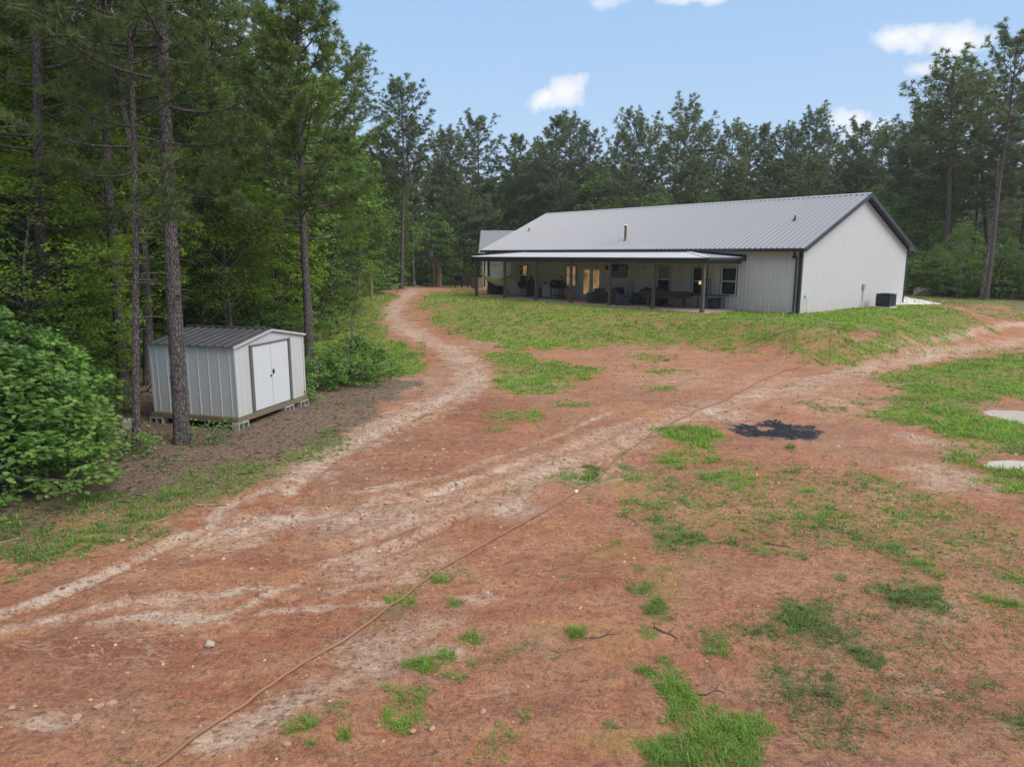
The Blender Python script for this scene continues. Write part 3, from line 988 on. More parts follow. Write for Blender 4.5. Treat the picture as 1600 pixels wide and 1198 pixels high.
    c = T.mix(rim, c, T.mix(n_cr, (.10, .085, .08), (.36, .33, .31)))
    ch = T.math('MULTIPLY', char, T.ramp(n_fin, [(.25, .6), (.45, 1.0)]), clamp=True)
    c = T.mix(ch, c, T.mix(n_mic, (.006, .007, .010), (.035, .038, .05)))
    b = T.n('ShaderNodeBsdfPrincipled')
    T.l(c, b.inputs['Base Color'])
    b.inputs['Roughness'].default_value = .88
    b.inputs['Specular IOR Level'].default_value = .25
    hgt = T.math('ADD', T.math('MULTIPLY', n_mid, .9), T.math('ADD', T.math('MULTIPLY', n_fin, .55), T.math('MULTIPLY', n_mic, .16)))
    hgt = T.math('ADD', hgt, T.math('ADD', T.math('MULTIPLY', n_str, .5), T.math('MULTIPLY', pk, .12)))
    hgt = T.math('ADD', hgt, T.math('ADD', T.math('MULTIPLY', n_cr, .35), T.math('MULTIPLY', n_crk, .9)))
    T.l(T.bump(hgt, 1.0, .085), b.inputs['Normal'])
    T.l(b.outputs[0], out.inputs['Surface'])
    return m


M['ground'] = ground_mat()
gme = np_mesh('ground', V, [Fq, Ft], True, {'mask_a': ('FLOAT_COLOR', ca), 'mask_b': ('FLOAT_COLOR', cb)})
ground = tag(link('ground', gme, M['ground']), kind='structure')
# ------------------------------------------------------------------ ribbed steel sheets
def ribbed(O, S, U, N, s0, s1, z0, top, pitch=.2286, rib=.02, ribw=.03, openings=(), extra=(), start=.06):
    """sheet in the plane (O; S along, U up the sheet, N outward) with ribs along U; top is a number or function of s"""
    topf = top if callable(top) else (lambda s: top)
    br = {s0: 0.0, s1: 0.0}
    c = s0 + start
    while c < s1 - ribw:
        br[c - ribw] = 0.0; br[c - ribw * .45] = rib; br[c + ribw * .45] = rib; br[c + ribw] = 0.0
        c += pitch
    ks = sorted(br)
    for e in list(extra) + [q for o in openings for q in o[:2]]:
        if s0 < e < s1 and all(abs(e - q) > 1e-5 for q in br):
            br[e] = float(np.interp(e, ks, [br[q] for q in ks]))
    ks = sorted(br)
    V, F = [], []
    O, S, U, N = (np.array(q, float) for q in (O, S, U, N))
    for a, b in zip(ks[:-1], ks[1:]):
        mid = (a + b) / 2
        cuts = sorted([(o[2], o[3]) for o in openings if o[0] < mid < o[1]])
        spans, z = [], z0
        for c0, c1 in cuts:
            spans.append((z, c0, False)); z = c1
        spans.append((z, None, True))
        for lo, hi, is_top in spans:
            n = len(V)
            for s, d, h in ((a, br[a], lo), (b, br[b], lo), (b, br[b], topf(b) if is_top else hi), (a, br[a], topf(a) if is_top else hi)):
                V.append(O + S * s + U * h + N * d)
            F.append((n, n + 1, n + 2, n + 3))
    return V, F


# ------------------------------------------------------------------ the long metal house
WALL_H, RIDGE, EAVE_Z = 3.15, 6.17, 3.206
OV, EO = .33, .36
house = empty('metal_house', (HA[0], HA[1], 0), HYAW, 'long single-storey metal house with ribbed off-white siding, grey steel roof and covered porch', 'house')
WINS = [(21.55, 20.62, .70, 2.19, 'lit_dim'), (16.66, 15.72, .80, 2.19, 'lit'), (8.96, 8.00, .72, 2.23, 'dim'), (6.46, 5.48, .66, 2.24, 'glass'), (4.56, 3.58, .72, 2.26, 'glass')]
DOOR = (15.26, 13.40, .0, 2.17)
ops = [(-w[0], -w[1], w[2], w[3]) for w in WINS] + [(-DOOR[0], -DOOR[1], .0, DOOR[3])]
mb = MB(); mb.add(*ribbed((0, 0, 0), (1, 0, 0), (0, 0, 1), (0, -1, 0), -HL, 0, -.06, WALL_H, openings=ops))
mb.build('wall', M['siding_long'], house)
slope = (RIDGE - EAVE_Z) / (HW / 2 + EO)
gtop = lambda s: WALL_H + .02 + slope * (HW / 2 - abs(s - HW / 2))
mb = MB(); mb.add(*ribbed((0, 0, 0), (0, 1, 0), (0, 0, 1), (1, 0, 0), 0, HW, -.06, gtop, extra=(HW / 2,), rib=.012))
mb.build('wall', M['siding'], house)
mb = MB(); mb.add(*ribbed((-HL, 0, 0), (0, 1, 0), (0, 0, 1), (-1, 0, 0), 0, HW, -.06, gtop, extra=(HW / 2,)))
mb.build('wall', M['siding'], house)
mb = MB(); mb.add(*ribbed((0, HW, 0), (1, 0, 0), (0, 0, 1), (0, 1, 0), -HL, 0, -.06, WALL_H))
mb.build('wall', M['siding'], house)
# roof: two ribbed slopes over a flat deck
sl = math.hypot(HW / 2 + EO, RIDGE - EAVE_Z)
up1 = np.array([0, (HW / 2 + EO) / sl, (RIDGE - EAVE_Z) / sl]); n1 = np.array([0, -up1[2], up1[1]])
up2 = np.array([0, -(HW / 2 + EO) / sl, (RIDGE - EAVE_Z) / sl]); n2 = np.array([0, up1[2], up1[1]])
mb = MB()
for o, u_, n_ in (((0, -EO, EAVE_Z), up1, n1), ((0, HW + EO, EAVE_Z), up2, n2)):
    mb.add(*ribbed(np.array(o, float) + n_ * .03, (1, 0, 0), u_, n_, -HL - OV, OV, -.03, sl, pitch=.305, rib=.05, ribw=.055))
roof = mb.build('roof', M['roofing'], house)
mb = MB()
for o, u_, n_ in (((0, -EO, EAVE_Z), up1, n1), ((0, HW + EO, EAVE_Z), up2, n2)):
    o = np.array(o, float)
    q = [o + np.array([x, 0, 0]) + u_ * t for x, t in ((-HL - OV + .02, .02), (OV - .02, .02), (OV - .02, sl), (-HL - OV + .02, sl))]
    mb.extrude(q, -n_ * .05)
mb.build('deck', M['trim'], roof)
mb = MB()
for u_, n_ in ((up1, n1), (up2, n2)):
    r0 = np.array([0, HW / 2, RIDGE]) + n_ * .062
    q = [r0 + np.array([x, 0, 0]) - u_ * t for x, t in ((-HL - OV, .16), (OV + .02, .16), (OV + .02, -.005), (-HL - OV, -.005))]
    mb.extrude(q, n_ * .008)
mb.build('ridge_cap', basic('light_ridge_flashing', (.36, .36, .385), .4, .15), roof)
mb = MB()
for x in (OV + .012, -HL - OV - .012):      # rake boards
    for o, u_, n_ in (((x, -EO, EAVE_Z), up1, n1), ((x, HW + EO, EAVE_Z), up2, n2)):
        mb = MB()
        o = np.array(o, float) + n_ * -.06
        mb.bar(o - u_ * .02, o + u_ * (sl + .02), .045, .21)
        o2 = np.array(o, float) + np.array([-.18 if x > 0 else .18, 0, 0]) - n_ * .035
        mb.bar(o2, o2 + u_ * sl, .30, .02)
        mb.build('rake_trim', M['trim'], roof)
for y, s in ((-EO - .045, -1), (HW + EO + .045, 1)):
    g = MB()
    g.extrude([(-HL - OV - .02, y - .06, EAVE_Z - .14), (-HL - OV - .02, y + .06, EAVE_Z - .14), (-HL - OV - .02, y + .06, EAVE_Z - .005), (-HL - OV - .02, y - .075, EAVE_Z - .005)], (HL + 2 * OV + .04, 0, 0))
    g.build('gutter', M['trim'], house)
mb = MB(); mb.box(-HL, 0, -EO + .0, -.022, EAVE_Z - .085, EAVE_Z - .06); mb.box(-HL, 0, HW + .022, HW + EO, EAVE_Z - .085, EAVE_Z - .06)
mb.build('soffit', M['trim'], house)
for x, y in ((0, 0), (-HL, 0), (0, HW), (-HL, HW)):
    sx = 1 if x == 0 else -1; sy = -1 if y == 0 else 1
    t = MB()
    t.box(min(x - sx * .13, x + sx * .032), max(x - sx * .13, x + sx * .032), min(y + sy * .023, y + sy * .032), max(y + sy * .023, y + sy * .032), -.06, 3.11)
    t.box(min(x + sx * .023, x + sx * .032), max(x + sx * .023, x + sx * .032), min(y, y + sy * .0229), max(y, y + sy * .0229), -.06, 3.11)
    t.box(min(x + sx * .023, x + sx * .032), max(x + sx * .023, x + sx * .032), min(y, y - sy * .12), max(y, y - sy * .12), -.06, 3.11)
    t.build('corner_trim', M['trim'], house)
for x in (-.22, -HL + .25):
    d = MB()
    d.tube([(x, -EO - .03, 3.08), (x, -EO - .02, 2.98), (x, -.14, 2.80), (x, -.085, 2.70), (x, -.085, .14), (x, -.13, .06), (x, -.32, .02)], .052, 8)
    d.build('downspout', M['trim'], house)
# windows and the french door
for x0, x1, z0, z1, kind in WINS:
    a, b = -x0, -x1
    w = empty('window', (0, 0, 0)); w.parent = house
    f = MB()
    t = .055
    for q in ((a, a + t, z0, z1), (b - t, b, z0, z1), (a + t, b - t, z1 - t, z1), (a + t, b - t, z0, z0 + t), (a + t, b - t, (z0 + z1) / 2 - .025, (z0 + z1) / 2 + .025)):
        f.box(q[0], q[1], -.030, .05, q[2], q[3])
    f.build('frame', M['vinyl'], w)
    s = MB()
    t2 = .035
    for q in ((a - t2, a, z0 - t2, z1 + t2), (b, b + t2, z0 - t2, z1 + t2), (a, b, z1, z1 + t2), (a, b, z0 - t2, z0)):
        s.box(q[0], q[1], -.035, .03, q[2], q[3])
    s.build('casing', M['trim'], w)
    p = MB()
    zm = (z0 + z1) / 2
    p.box(a + t, b - t, .012, .02, zm + .025, z1 - t); p.box(a + t, b - t, .02, .028, z0 + t, zm - .025)
    p.build('pane', M['lit'] if kind == 'lit' else M['lit_dim'] if kind == 'lit_dim' else M['glass'], w)
    if kind in ('dim', 'lit_dim', 'glass'):
        c = MB()
        if kind == 'dim':
            c.box(a + t, b - t, .004, .010, zm + .03, z1 - t)
            c.build('blind', basic('half_drawn_blind', (.24, .23, .19), .8), w)
        elif kind == 'lit_dim':
            c.box(a + t, a + .42, .004, .010, zm + .03, z1 - t); c.box(a + t, b - t - .06, .010, .016, z0 + t, zm - .03)
            c.build('blind', M['glass'], w)
dr = empty('french_door'); dr.parent = house
a, b = -DOOR[0], -DOOR[1]
f = MB()
for q in ((a, a + .06, .02, DOOR[3]), (b - .06, b, .02, DOOR[3]), (a + .06, b - .06, DOOR[3] - .06, DOOR[3])): f.box(q[0], q[1], -.03, .06, q[2], q[3])
f.build('frame', M['doorwhite'], dr)
mid = (a + b) / 2
for l0, l1, sgn in ((a + .063, mid - .004, 1), (mid + .004, b - .063, -1)):
    lf = MB()
    for q in ((l0, l0 + .17, .03, 2.10), (l1 - .17, l1, .03, 2.10), (l0 + .17, l1 - .17, 1.92, 2.10), (l0 + .17, l1 - .17, .03, .34)): lf.box(q[0], q[1], -.01, .035, q[2], q[3])
    leaf = lf.build('door_leaf', M['doorwhite'], dr)
    pn = MB(); pn.box(l0 + .17, l1 - .17, .008, .018, .34, 1.92); pn.build('pane', M['lit'], leaf)
    kn = MB(); kx = l1 - .07 if sgn > 0 else l0 + .07
    kn.lathe([(.006, 0), (.028, .0), (.032, .02), (.02, .045), (.004, .05)], (0, 0, 0), 10)
    kn.v = [(kx + p[0], -.012 - p[2], 1.0 + p[1]) for p in kn.v]
    if sgn < 0: kn.build('handle', M['black'], leaf)
# stove pipe, vents
rz = lambda y: EAVE_Z + .03 + slope * (y + EO)
px_, py_ = -12.36, .97
sp = MB(); sp.lathe([(.075, -.05), (.075, .84), (.10, .85), (.10, .87), (.05, .89)], (px_, py_, rz(py_)), 14)
pipe = sp.build('stove_pipe', basic('dull_brown_steel', (.12, .10, .075), .5, .4), roof, smooth=False)
sp = MB(); sp.lathe([(.075, .0), (.16, .005), (.16, .03), (.10, .06)], (0, 0, .90), 14); sp.v = [(p[0] + px_, p[1] + py_, p[2] - .02 + rz(py_)) for p in sp.v]
sp.build('cap', M['white_box'], pipe)
sp = MB(); sp.lathe([(.17, -.09), (.16, .01), (.11, .04), (.09, .09), (.08, .09)], (px_, py_, rz(py_)), 16)
sp.build('boot', M['rubber_red'], pipe)
for vx, vy in ((-23.8, 2.94), (-2.2, 3.11)):
    sp = MB(); sp.lathe([(.10, -.05), (.09, .05), (.045, .08), (.04, .26)], (vx, vy, rz(vy)), 10); sp.build('vent_pipe', M['black'], roof)
# security lamp under the eave at the corner, meter box and conduit on the gable
cm_ = MB(); cm_.box(-.42, -.30, -.10, -.022, 2.78, 2.90, bev=.02); cm_.lathe([(.02, -.12), (.055, -.09), (.06, -.03), (.03, 0)], (-.36, -.15, 2.84), 12)
cm_.build('security_lamp', M['black'], house)
bx = MB(); bx.box(.025, .11, 6.98, 7.16, 1.0, 1.28, bev=.01); bx.tube([(.06, 7.07, 1.0), (.06, 7.05, .3), (.06, 6.95, .14), (.10, 6.85, .12)], .02, 6); bx.build('disconnect_box', M['galv'], house)
hb = MB(); hb.tube([(.03, .55, .82), (.09, .55, .82), (.11, .55, .76)], .018, 6); hb.box(.02, .07, .50, .60, .78, .88); hb.build('hose_tap', M['galv'], house)
lamp = MB(); lamp.box(-12.94, -12.80, -.14, -.022, 1.95, 2.22, bev=.02); lamp.lathe([(.03, 0), (.07, .03), (.06, .16), (.09, .18), (.02, .22)], (-12.87, -.20, 1.98), 10); lamp.build('wall_lantern', M['black'], house)
# porch: hipped lean-to roof on seven posts
UR, UL = 3.42, 22.40
PZ, PB = 2.74, -PORCH - .16
pr = MB()
eL, eR = -(UL + .35), -(UR - .30)
hipL, hipR = -20.04, -6.9
zt = 3.055
Aq = [(eL, PB, PZ), (eR, PB, PZ), (hipR, -.03, zt), (hipL, -.03, zt)]
pr.extrude(Aq, (0, 0, .03))
pr.extrude([(eR, PB, PZ), (eR, -.03, PZ), (hipR, -.03, zt)], (0, 0, .03))
pr.extrude([(eL, PB, PZ), (hipL, -.03, zt), (eL, -.03, PZ)], (0, 0, .03))
M['porch_roofing'] = basic('sky_sheen_porch_roofing', (.46, .46, .48), .5, .05, var=.15, scale=.8)  # sky sheen on the shallow slope painted in as a lighter grey
proof = pr.build('porch_roof', M['porch_roofing'], house)
rb = MB()
nfr = int((eR - eL) / .2286)
for k in range(1, nfr):
    x = eL + k * .2286
    # top end limited by the hips
    t = 1.0
    if x < hipL: t = (x - eL) / (hipL - eL)
    if x > hipR: t = (eR - x) / (eR - hipR)
    y1 = PB + (-.03 - PB) * t; z1 = PZ + (zt - PZ) * t
    rb.bar((x, PB, PZ + .038), (x, y1 - .01, z1 + .038), .045, .02)
for ex, hx in ((eR, hipR), (eL, hipL)):
    for k in range(1, 15):
        y = PB + k * .2286
        t = (y - PB) / (-.03 - PB)
        if t >= 1: break
        x1 = ex + (hx - ex) * t
        rb.bar((ex, y, PZ + .038), (x1, y, PZ + (zt - PZ) * t + .038), .045, .02)
rb.build('roof_rib', M['porch_roofing'], proof)['kind'] = 'stuff'
mhip = basic('bright_hip_flashing', (.62, .62, .64), .4, .3)
hc = MB(); hc.bar((eR, PB, PZ + .055), (hipR, -.03, zt + .055), .22, .03); hc.build('hip_cap', mhip, proof)
hc = MB(); hc.bar((eL, PB, PZ + .055), (hipL, -.03, zt + .055), .22, .03); hc.build('hip_cap', mhip, proof)
fa = MB()
fa.box(eL - .03, eR + .03, PB - .035, PB - .004, PZ - .11, PZ - .005)
fa.box(eR + .004, eR + .035, PB - .004, -.03, PZ - .12, PZ + .03); fa.box(eL - .035, eL - .004, PB - .004, -.03, PZ - .12, PZ + .03)
fa.build('fascia', M['trim'], proof)
bm_ = MB(); bm_.box(-UL - .08, -UR + .08, -PORCH - .05, -PORCH + .05, PZ - .30, PZ - .06)
bm_.box(-UR - .05, -UR + .05, -PORCH + .05, -.04, PZ - .30, PZ - .06); bm_.box(-UL - .05, -UL + .05, -PORCH + .05, -.04, PZ - .30, PZ - .06)
for k in range(26):
    x = -UL + .4 + k * .73
    if x > -UR - .2: break
    t = 1.0
    if x < hipL: t = (x - eL) / (hipL - eL)
    if x > hipR: t = (eR - x) / (eR - hipR)
    bm_.bar((x, PB + .06, PZ - .05), (x, PB + (-.05 - PB) * t, PZ - .05 + (zt - PZ) * t * .97), .04, .09)
bm_.build('beam', M['post'], proof)
# dark board where the porch meets the wall
fb = MB(); fb.extrude([(hipR + .1, -.05, zt + .02), (eR, -.05, PZ + .04), (eR, -.05, PZ + .16), (hipR + .1, -.05, zt + .07)], (0, .025, 0)); fb.box(eR, eR + .05, -.06, -.022, PZ - .16, PZ + .16)
fb.build('flashing', M['trim'], proof)
for k in range(7):
    x = -(UR + (UL - UR) * k / 6)
    p = MB(); p.box(x - .075, x + .075, -PORCH - .075, -PORCH + .075, .0, PZ - .30, bev=.008)
    p.box(x - .10, x + .10, -PORCH - .10, -PORCH + .10, .0, .16, bev=.01)
    p.build('post', M['post'], proof)
# string of festoon bulbs under the beam
sl_ = MB(); bl = MB()
pts = []
for k in range(6):
    xa = -(UR + (UL - UR) * k / 6); xb = -(UR + (UL - UR) * (k + 1) / 6)
    for q in range(8):
        t = q / 8
        pts.append((xa + (xb - xa) * t, -PORCH + .14, PZ - .33 - .22 * math.sin(math.pi * t)))
sl_.tube(pts, .009, 5)
sl_obj = tag(sl_.build('string_lights', M['black']), 'thin black cord of small bulbs sagging between the porch posts', 'string lights')
sl_obj.location = house.location; sl_obj.rotation_euler = house.rotation_euler
for k, p in enumerate(pts):
    if k % 3 == 1: bl.lathe([(.012, 0), (.018, -.03), (.03, -.07), (.022, -.10), (.004, -.115)], p, 8)
bl.build('bulb', M['black'], sl_obj)['kind'] = 'stuff'
# porch slab, stained red with clay
mslab = basic('clay_stained_slab', (.30, .24, .215), .85, var=.2, scale=1.4, bump=.2, dirt=(.36, .185, .125), dirt_amt=.9)
ps = MB(); ps.box(-UL - .25, -UR + .25, -PORCH - .22, -.025, -.16, .012)
po = tag(ps.build('porch_slab', mslab), kind='structure'); po.location = house.location; po.rotation_euler = house.rotation_euler
st = MB()
# driveway apron beyond the gable
def at_z(px, py, z):
    r = pix_ray(px, py)
    t = (z - CAMZ) / r[2]
    return (float(r[0] * t), float(r[1] * t))


st.prism([at_z(1472, 474.5, 0), at_z(1440, 468.5, 0), at_z(1404, 461.5, 0), at_z(1340, 460, 0), at_z(1340, 475.5, 0), at_z(1404, 475.5, 0)], -.1, -.005)
tag(st.build('driveway', M['concrete']), kind='structure')

# lower outbuilding beyond the far end, set at its own angle
wg = empty('outbuilding', (-2.64, 66.8, -.05), 0, 'lower white metal building standing beyond the far left end of the long house', 'building')
wx1, wd = 9.2, 9.4
whr = lambda t: 3.12 + .435 * (wd / 2 - abs(t - wd / 2))
mb = MB(); mb.add(*ribbed((0, 0, 0), (1, 0, 0), (0, 0, 1), (0, -1, 0), 0, wx1, -.4, 3.12)); mb.build('wall', M['siding'], wg)
mb = MB(); mb.add(*ribbed((0, 0, 0), (0, 1, 0), (0, 0, 1), (-1, 0, 0), 0, wd, -.4, whr, extra=(wd / 2,))); mb.build('wall', M['siding'], wg)
wh_ = wd / 2 + .35
wsl = math.hypot(wh_, .435 * wh_)
v1 = np.array([0, wh_ / wsl, .435 * wh_ / wsl]); m1 = np.array([0, -v1[2], v1[1]]); v2 = v1 * [1, -1, 1]; m2 = m1 * [1, -1, 1]
mb = MB()
for o, u_, n_ in (((0, -.35, 3.06), v1, m1), ((0, wd + .35, 3.06), v2, m2)):
    mb.add(*ribbed(np.array(o, float) + n_ * .03, (1, 0, 0), u_, n_, -.45, wx1 + .1, -.03, wsl, rib=.04, ribw=.036))
    q = [np.array(o, float) + np.array([x, 0, 0]) + u_ * t for x, t in ((-.43, .02), (wx1, .02), (wx1, wsl), (-.43, wsl))]
    mb.extrude(q, -n_ * .05)
mb.build('roof', M['roofing'], wg)
mb = MB(); mb.box(-.45, wx1, -.47, -.36, 2.93, 3.05); mb.build('gutter', M['trim'], wg)
mb = MB(); mb.box(-.03, .15, -.035, -.023, -.4, 3.04); mb.build('corner_trim', M['trim'], wg)
for o, u_ in (((-.47, -.35, 3.0), v1), ((-.47, wd + .35, 3.0), v2)):
    o = np.array(o, float); mb = MB(); mb.bar(o, o + u_ * wsl, .04, .18); mb.build('rake_trim', M['trim'], wg)

# open lean-to beside the wing, with its clutter
ln = empty('lean_to_shelter', hp(-34.9, 4.3, -.05), HYAW, 'open shelter on rough timber posts beside the far white wing', 'shelter')
lr = MB(); lr.extrude([(-3.1, -1.6, 2.55), (.9, -1.6, 2.80), (.9, 2.6, 3.05), (-3.1, 2.6, 2.8)], (0, 0, .05)); lr.build('roof', M['trim'], ln)
for x, y in ((-2.2, -1.3), (-1.7, -1.2), (-1.2, -1.3), (-2.2, 2.2), (.6, 2.2)):
    p = MB(); p.tube([(x, y, -.3), (x + .03, y + .02, 1.2), (x, y, 2.66 + .03 * y)], .11, 7); p.build('post', M['wood'], ln)


def local(frame, name, lab, cat, x, y, z=0, rz=0, grp=None):
    """a thing on the porch, in the house's own frame"""
    return empty(name, hp(x, y, z), HYAW + rz, lab, cat, grp)


o = local(0, 'barrel_grill', 'black barrel grill standing under the timber shelter by the white wing', 'grill', -33.6, 3.6, -.05)
g = MB(); g.tube([(-.6, 0, .9), (.6, 0, .9)], .33, 16); g.build('drum', M['black'], o)
for x in (-.5, .5):
    for y in (-.35, .35): g = MB(); g.bar((x, y, 0), (x * .9, y * .6, .75), .05); g.build('leg', M['black'], o)
o = local(0, 'wooden_crate', 'yellow wooden crate beside the corner of the white wing', 'crate', -32.6, 4.6, -.05)
g = MB(); [g.box(-.4, .4, -.35, -.32, z, z + .16) for z in (0, .19, .38, .57, .76)]; [g.box(-.4, .4, .32, .35, z, z + .16) for z in (0, .19, .38, .57, .76)]
[g.box(x, x + .03, -.31, .31, z, z + .16) for z in (0, .19, .38, .57, .76) for x in (-.4, .37)]; [g.box(x, x + .06, -.39, -.351, 0, .92) for x in (-.4, -.03, .34)]
g.build('slats', M['pine_board'], o); o.children[-1].name = 'board'
o = local(0, 'log_pile', 'small heap of pale split logs left of the timber shelter', 'logs', -37.9, 3.4, -.12)
rr = random.Random(3)
for k in range(9):
    g = MB(); x, y, z = rr.uniform(-.9, .9), rr.uniform(-.4, .4), .12 + .16 * (k > 5); an = rr.uniform(-.4, .4)
    g.tube([(x - .4 * math.cos(an), y - .4 * math.sin(an), z), (x + .4 * math.cos(an), y + .4 * math.sin(an), z + .03)], rr.uniform(.09, .13), 7); g.build('log', M['wood'], o)

# --------------------------------------------------- things on the porch
PS = .012
o = local(0, 'storage_box', 'dark grey ribbed storage box at the far end of the porch', 'storage box', -23.35, -.75, -.03)
g = MB(); g.box(-.55, .55, -.4, .4, 0, .95, bev=.03)
for k in range(12): g.box(-.5 + k * .087, -.46 + k * .087, -.415, -.401, .08, .86)
g.build('body', M['blackplastic'], o); g = MB(); g.box(-.58, .58, -.43, .43, .955, 1.03, bev=.02); g.build('lid', M['blackplastic'], o)
# hammock
o = tag(MB().add(*(lambda n=17, m=9: (
    [tuple(np.array(hp(*((-22.25 + 1.4 * (i / (n - 1))) , -3.15 + 2.95 * (i / (n - 1))))) * [1, 1, 0] +
       np.array([0, 0, 1.72 + .38 * (i / (n - 1)) - 1.22 * (1 - abs(2 * i / (n - 1) - 1) ** 1.8)]) +
       np.array([_u[0] * .36, _u[1] * .36, 0]) * ((j / (m - 1) - .5) * 2 * math.sin(math.pi * (i / (n - 1))) ** .6) +
       np.array([0, 0, .45 * (abs(j / (m - 1) - .5) * 2) ** 2 * math.sin(math.pi * i / (n - 1))])) for i in range(n) for j in range(m)],
    [(i * m + j, i * m + j + 1, (i + 1) * m + j + 1, (i + 1) * m + j) for i in range(n - 1) for j in range(m - 1)]))()).build('hammock', M['hammock'], smooth=True),
    'yellow green cloth hammock slung from the end porch post', 'hammock')
md = o.modifiers.new('thick', 'SOLIDIFY'); md.thickness = .02
g = MB(); g.tube([hp(-22.33, -3.2, 2.2), hp(-22.25, -3.15, 1.72)], .015, 5); g.build('rope', M['wood'], o); g = MB(); g.tube([hp(-20.85, -.20, 2.10), hp(-20.8, -.03, 2.3)], .015, 5); g.build('rope', M['wood'], o)


def kettle(o):
    g = MB(); g.lathe([(.03, .55), (.2, .57), (.30, .68), (.32, .80)], n=18); g.build('bowl', M['black'], o)
    g = MB(); g.lathe([(.325, .805), (.31, .92), (.2, 1.03), (.04, 1.07)], n=18); g.tube([(-.06, 0, 1.07), (-.05, 0, 1.12), (.05, 0, 1.12), (.06, 0, 1.07)], .012, 5); g.build('lid', M['black'], o)
    for k in range(3):
        t = k * 2.094 + .5
        g = MB(); g.tube([(.24 * math.cos(t), .24 * math.sin(t), .62), (.38 * math.cos(t), .38 * math.sin(t), 0)], .014, 6); g.build('leg', M['galv'], o)


o = local(0, 'kettle_grill', 'round black kettle grill near the lit window under the porch', 'grill', -20.3, -.8, PS); kettle(o)
o = local(0, 'vertical_smoker', 'black upright drum smoker beside the kettle grill', 'smoker', -19.5, -.65, PS)
g = MB(); g.lathe([(.26, .12), (.31, .16), (.31, .95), (.28, 1.08), (.10, 1.2), (.07, 1.2), (.07, 1.42), (.10, 1.44)], n=20); g.build('body', M['black'], o)
for x, y in ((-.2, -.2), (.2, -.2), (.2, .2), (-.2, .2)): g = MB(); g.box(x - .03, x + .03, y - .03, y + .03, 0, .14); g.build('foot', M['black'], o)
g = MB(); g.box(-.5, -.3, -.25, .25, .55, .58); g.build('shelf', M['galv'], o)
o = local(0, 'camp_chair', 'folded black camp chair leaning behind the third porch post', 'camp chair', -18.65, -.45, PS)
g = MB(); g.bar((-.22, -.3, 0), (.10, .15, .98), .03); g.bar((.22, -.3, 0), (.3, .15, .98), .03); g.bar((-.22, .25, 0), (.05, -.25, .6), .03); g.bar((.25, .25, 0), (.3, -.25, .6), .03); g.build('frame', M['black'], o)
g = MB(); g.extrude([(-.05, .04, .55), (.26, .04, .55), (.3, .15, 1.0), (.08, .15, 1.0)], (0, .02, 0)); g.extrude([(-.1, -.25, .45), (.28, -.25, .45), (.27, .05, .5), (-.05, .05, .5)], (0, 0, .02)); g.build('seat', M['cushion'], o)
o = local(0, 'small_fridge', 'small white cabinet fridge standing against the porch wall', 'fridge', -17.95, -.42, PS)
g = MB(); g.box(-.33, .33, -.26, .28, .03, .92, bev=.015); g.build('body', M['white_box'], o)
g = MB(); g.box(-.325, .325, -.31, -.268, .06, .90, bev=.012); dd = g.build('door', M['white_box'], o); g = MB(); g.box(.26, .285, -.335, -.311, .5, .78); g.build('handle', M['galv'], dd)
g = MB(); g.box(.34, .82, -.2, .22, .0, .80, bev=.01); g.build('side_cabinet', M['white_box'], o)
# pellet smoker
o = local(0, 'pellet_grill', 'large black barrel smoker grill on legs left of the french door', 'grill', -16.75, -.75, PS)
g = MB(); g.tube([(-.42, 0, .93), (.42, 0, .93)], .29, 18); g.build('barrel', M['black'], o)
g = MB(); g.box(-.44, .44, -.31, .02, .94, 1.16, bev=.06); lidp = g.build('lid', M['black'], o); g = MB(); g.tube([(-.2, -.34, 1.0), (.2, -.34, 1.0)], .014, 6); g.build('handle', M['galv'], lidp)
g = MB(); g.box(.44, .72, -.2, .2, .72, 1.05, bev=.02); g.build('hopper', M['black'], o)
g = MB(); g.tube([(.3, .12, 1.15), (.3, .12, 1.42)], .04, 8); g.lathe([(.06, 1.42), (.07, 1.45), (.02, 1.5)], (.3, .12, 0), 8); g.build('chimney', M['black'], o)
for x in (-.38, .38):
    for y in (-.22, .22): g = MB(); g.bar((x, y, 0), (x * .9, y * .8, .72), .04); g.build('leg', M['black'], o)
g = MB(); g.box(-.36, .36, -.2, .2, .2, .23); g.build('shelf', M['black'], o)
for k, (x, lab) in enumerate(((-15.98, 'orange gas canister nearest the barrel smoker grill'), (-15.62, 'orange gas canister nearest the french door'))):
    o = local(0, 'gas_canister', lab, 'canister', x, -.45, PS, grp='orange canisters by the door')
    g = MB(); g.lathe([(.12, 0), (.14, .03), (.14, .38), (.10, .46), (.04, .48), (.04, .54)], n=14); g.build('tank', M['orange'], o)
    g = MB(); g.lathe([(.06, .54), (.06, .60), (.02, .62)], n=10); g.build('valve', M['black'], o)


def wicker_chair(lab, x, y, rz):
    o = local(0, 'wicker_armchair', lab, 'armchair', x, y, PS, rz, 'wicker seats on the porch')
    g = MB(); g.box(-.38, .38, -.38, .36, .06, .34, bev=.03); g.build('base', M['wicker'], o)
    g = MB(); g.extrude([(-.36, .30, .34), (.36, .30, .34), (.34, .44, .90), (-.34, .44, .90)], (0, .08, 0)); g.build('backrest', M['wicker'], o)
    for s in (-1, 1):
        g = MB(); g.extrude([(s * .40, -.40, .06), (s * .40, .44, .06), (s * .40, .46, .74), (s * .40, .1, .64), (s * .40, -.36, .60), (s * .40, -.42, .5)], (-s * .09, 0, 0)); g.build('arm', M['wicker'], o)
    g = MB(); g.box(-.29, .29, -.36, .28, .345, .46, bev=.04); g.build('cushion', M['cushion'], o)
    for x_ in (-.34, .34):
        for y_ in (-.34, .34): g = MB(); g.box(x_ - .03, x_ + .03, y_ - .03, y_ + .03, 0, .06); g.build('leg', M['black'], o)
    return o


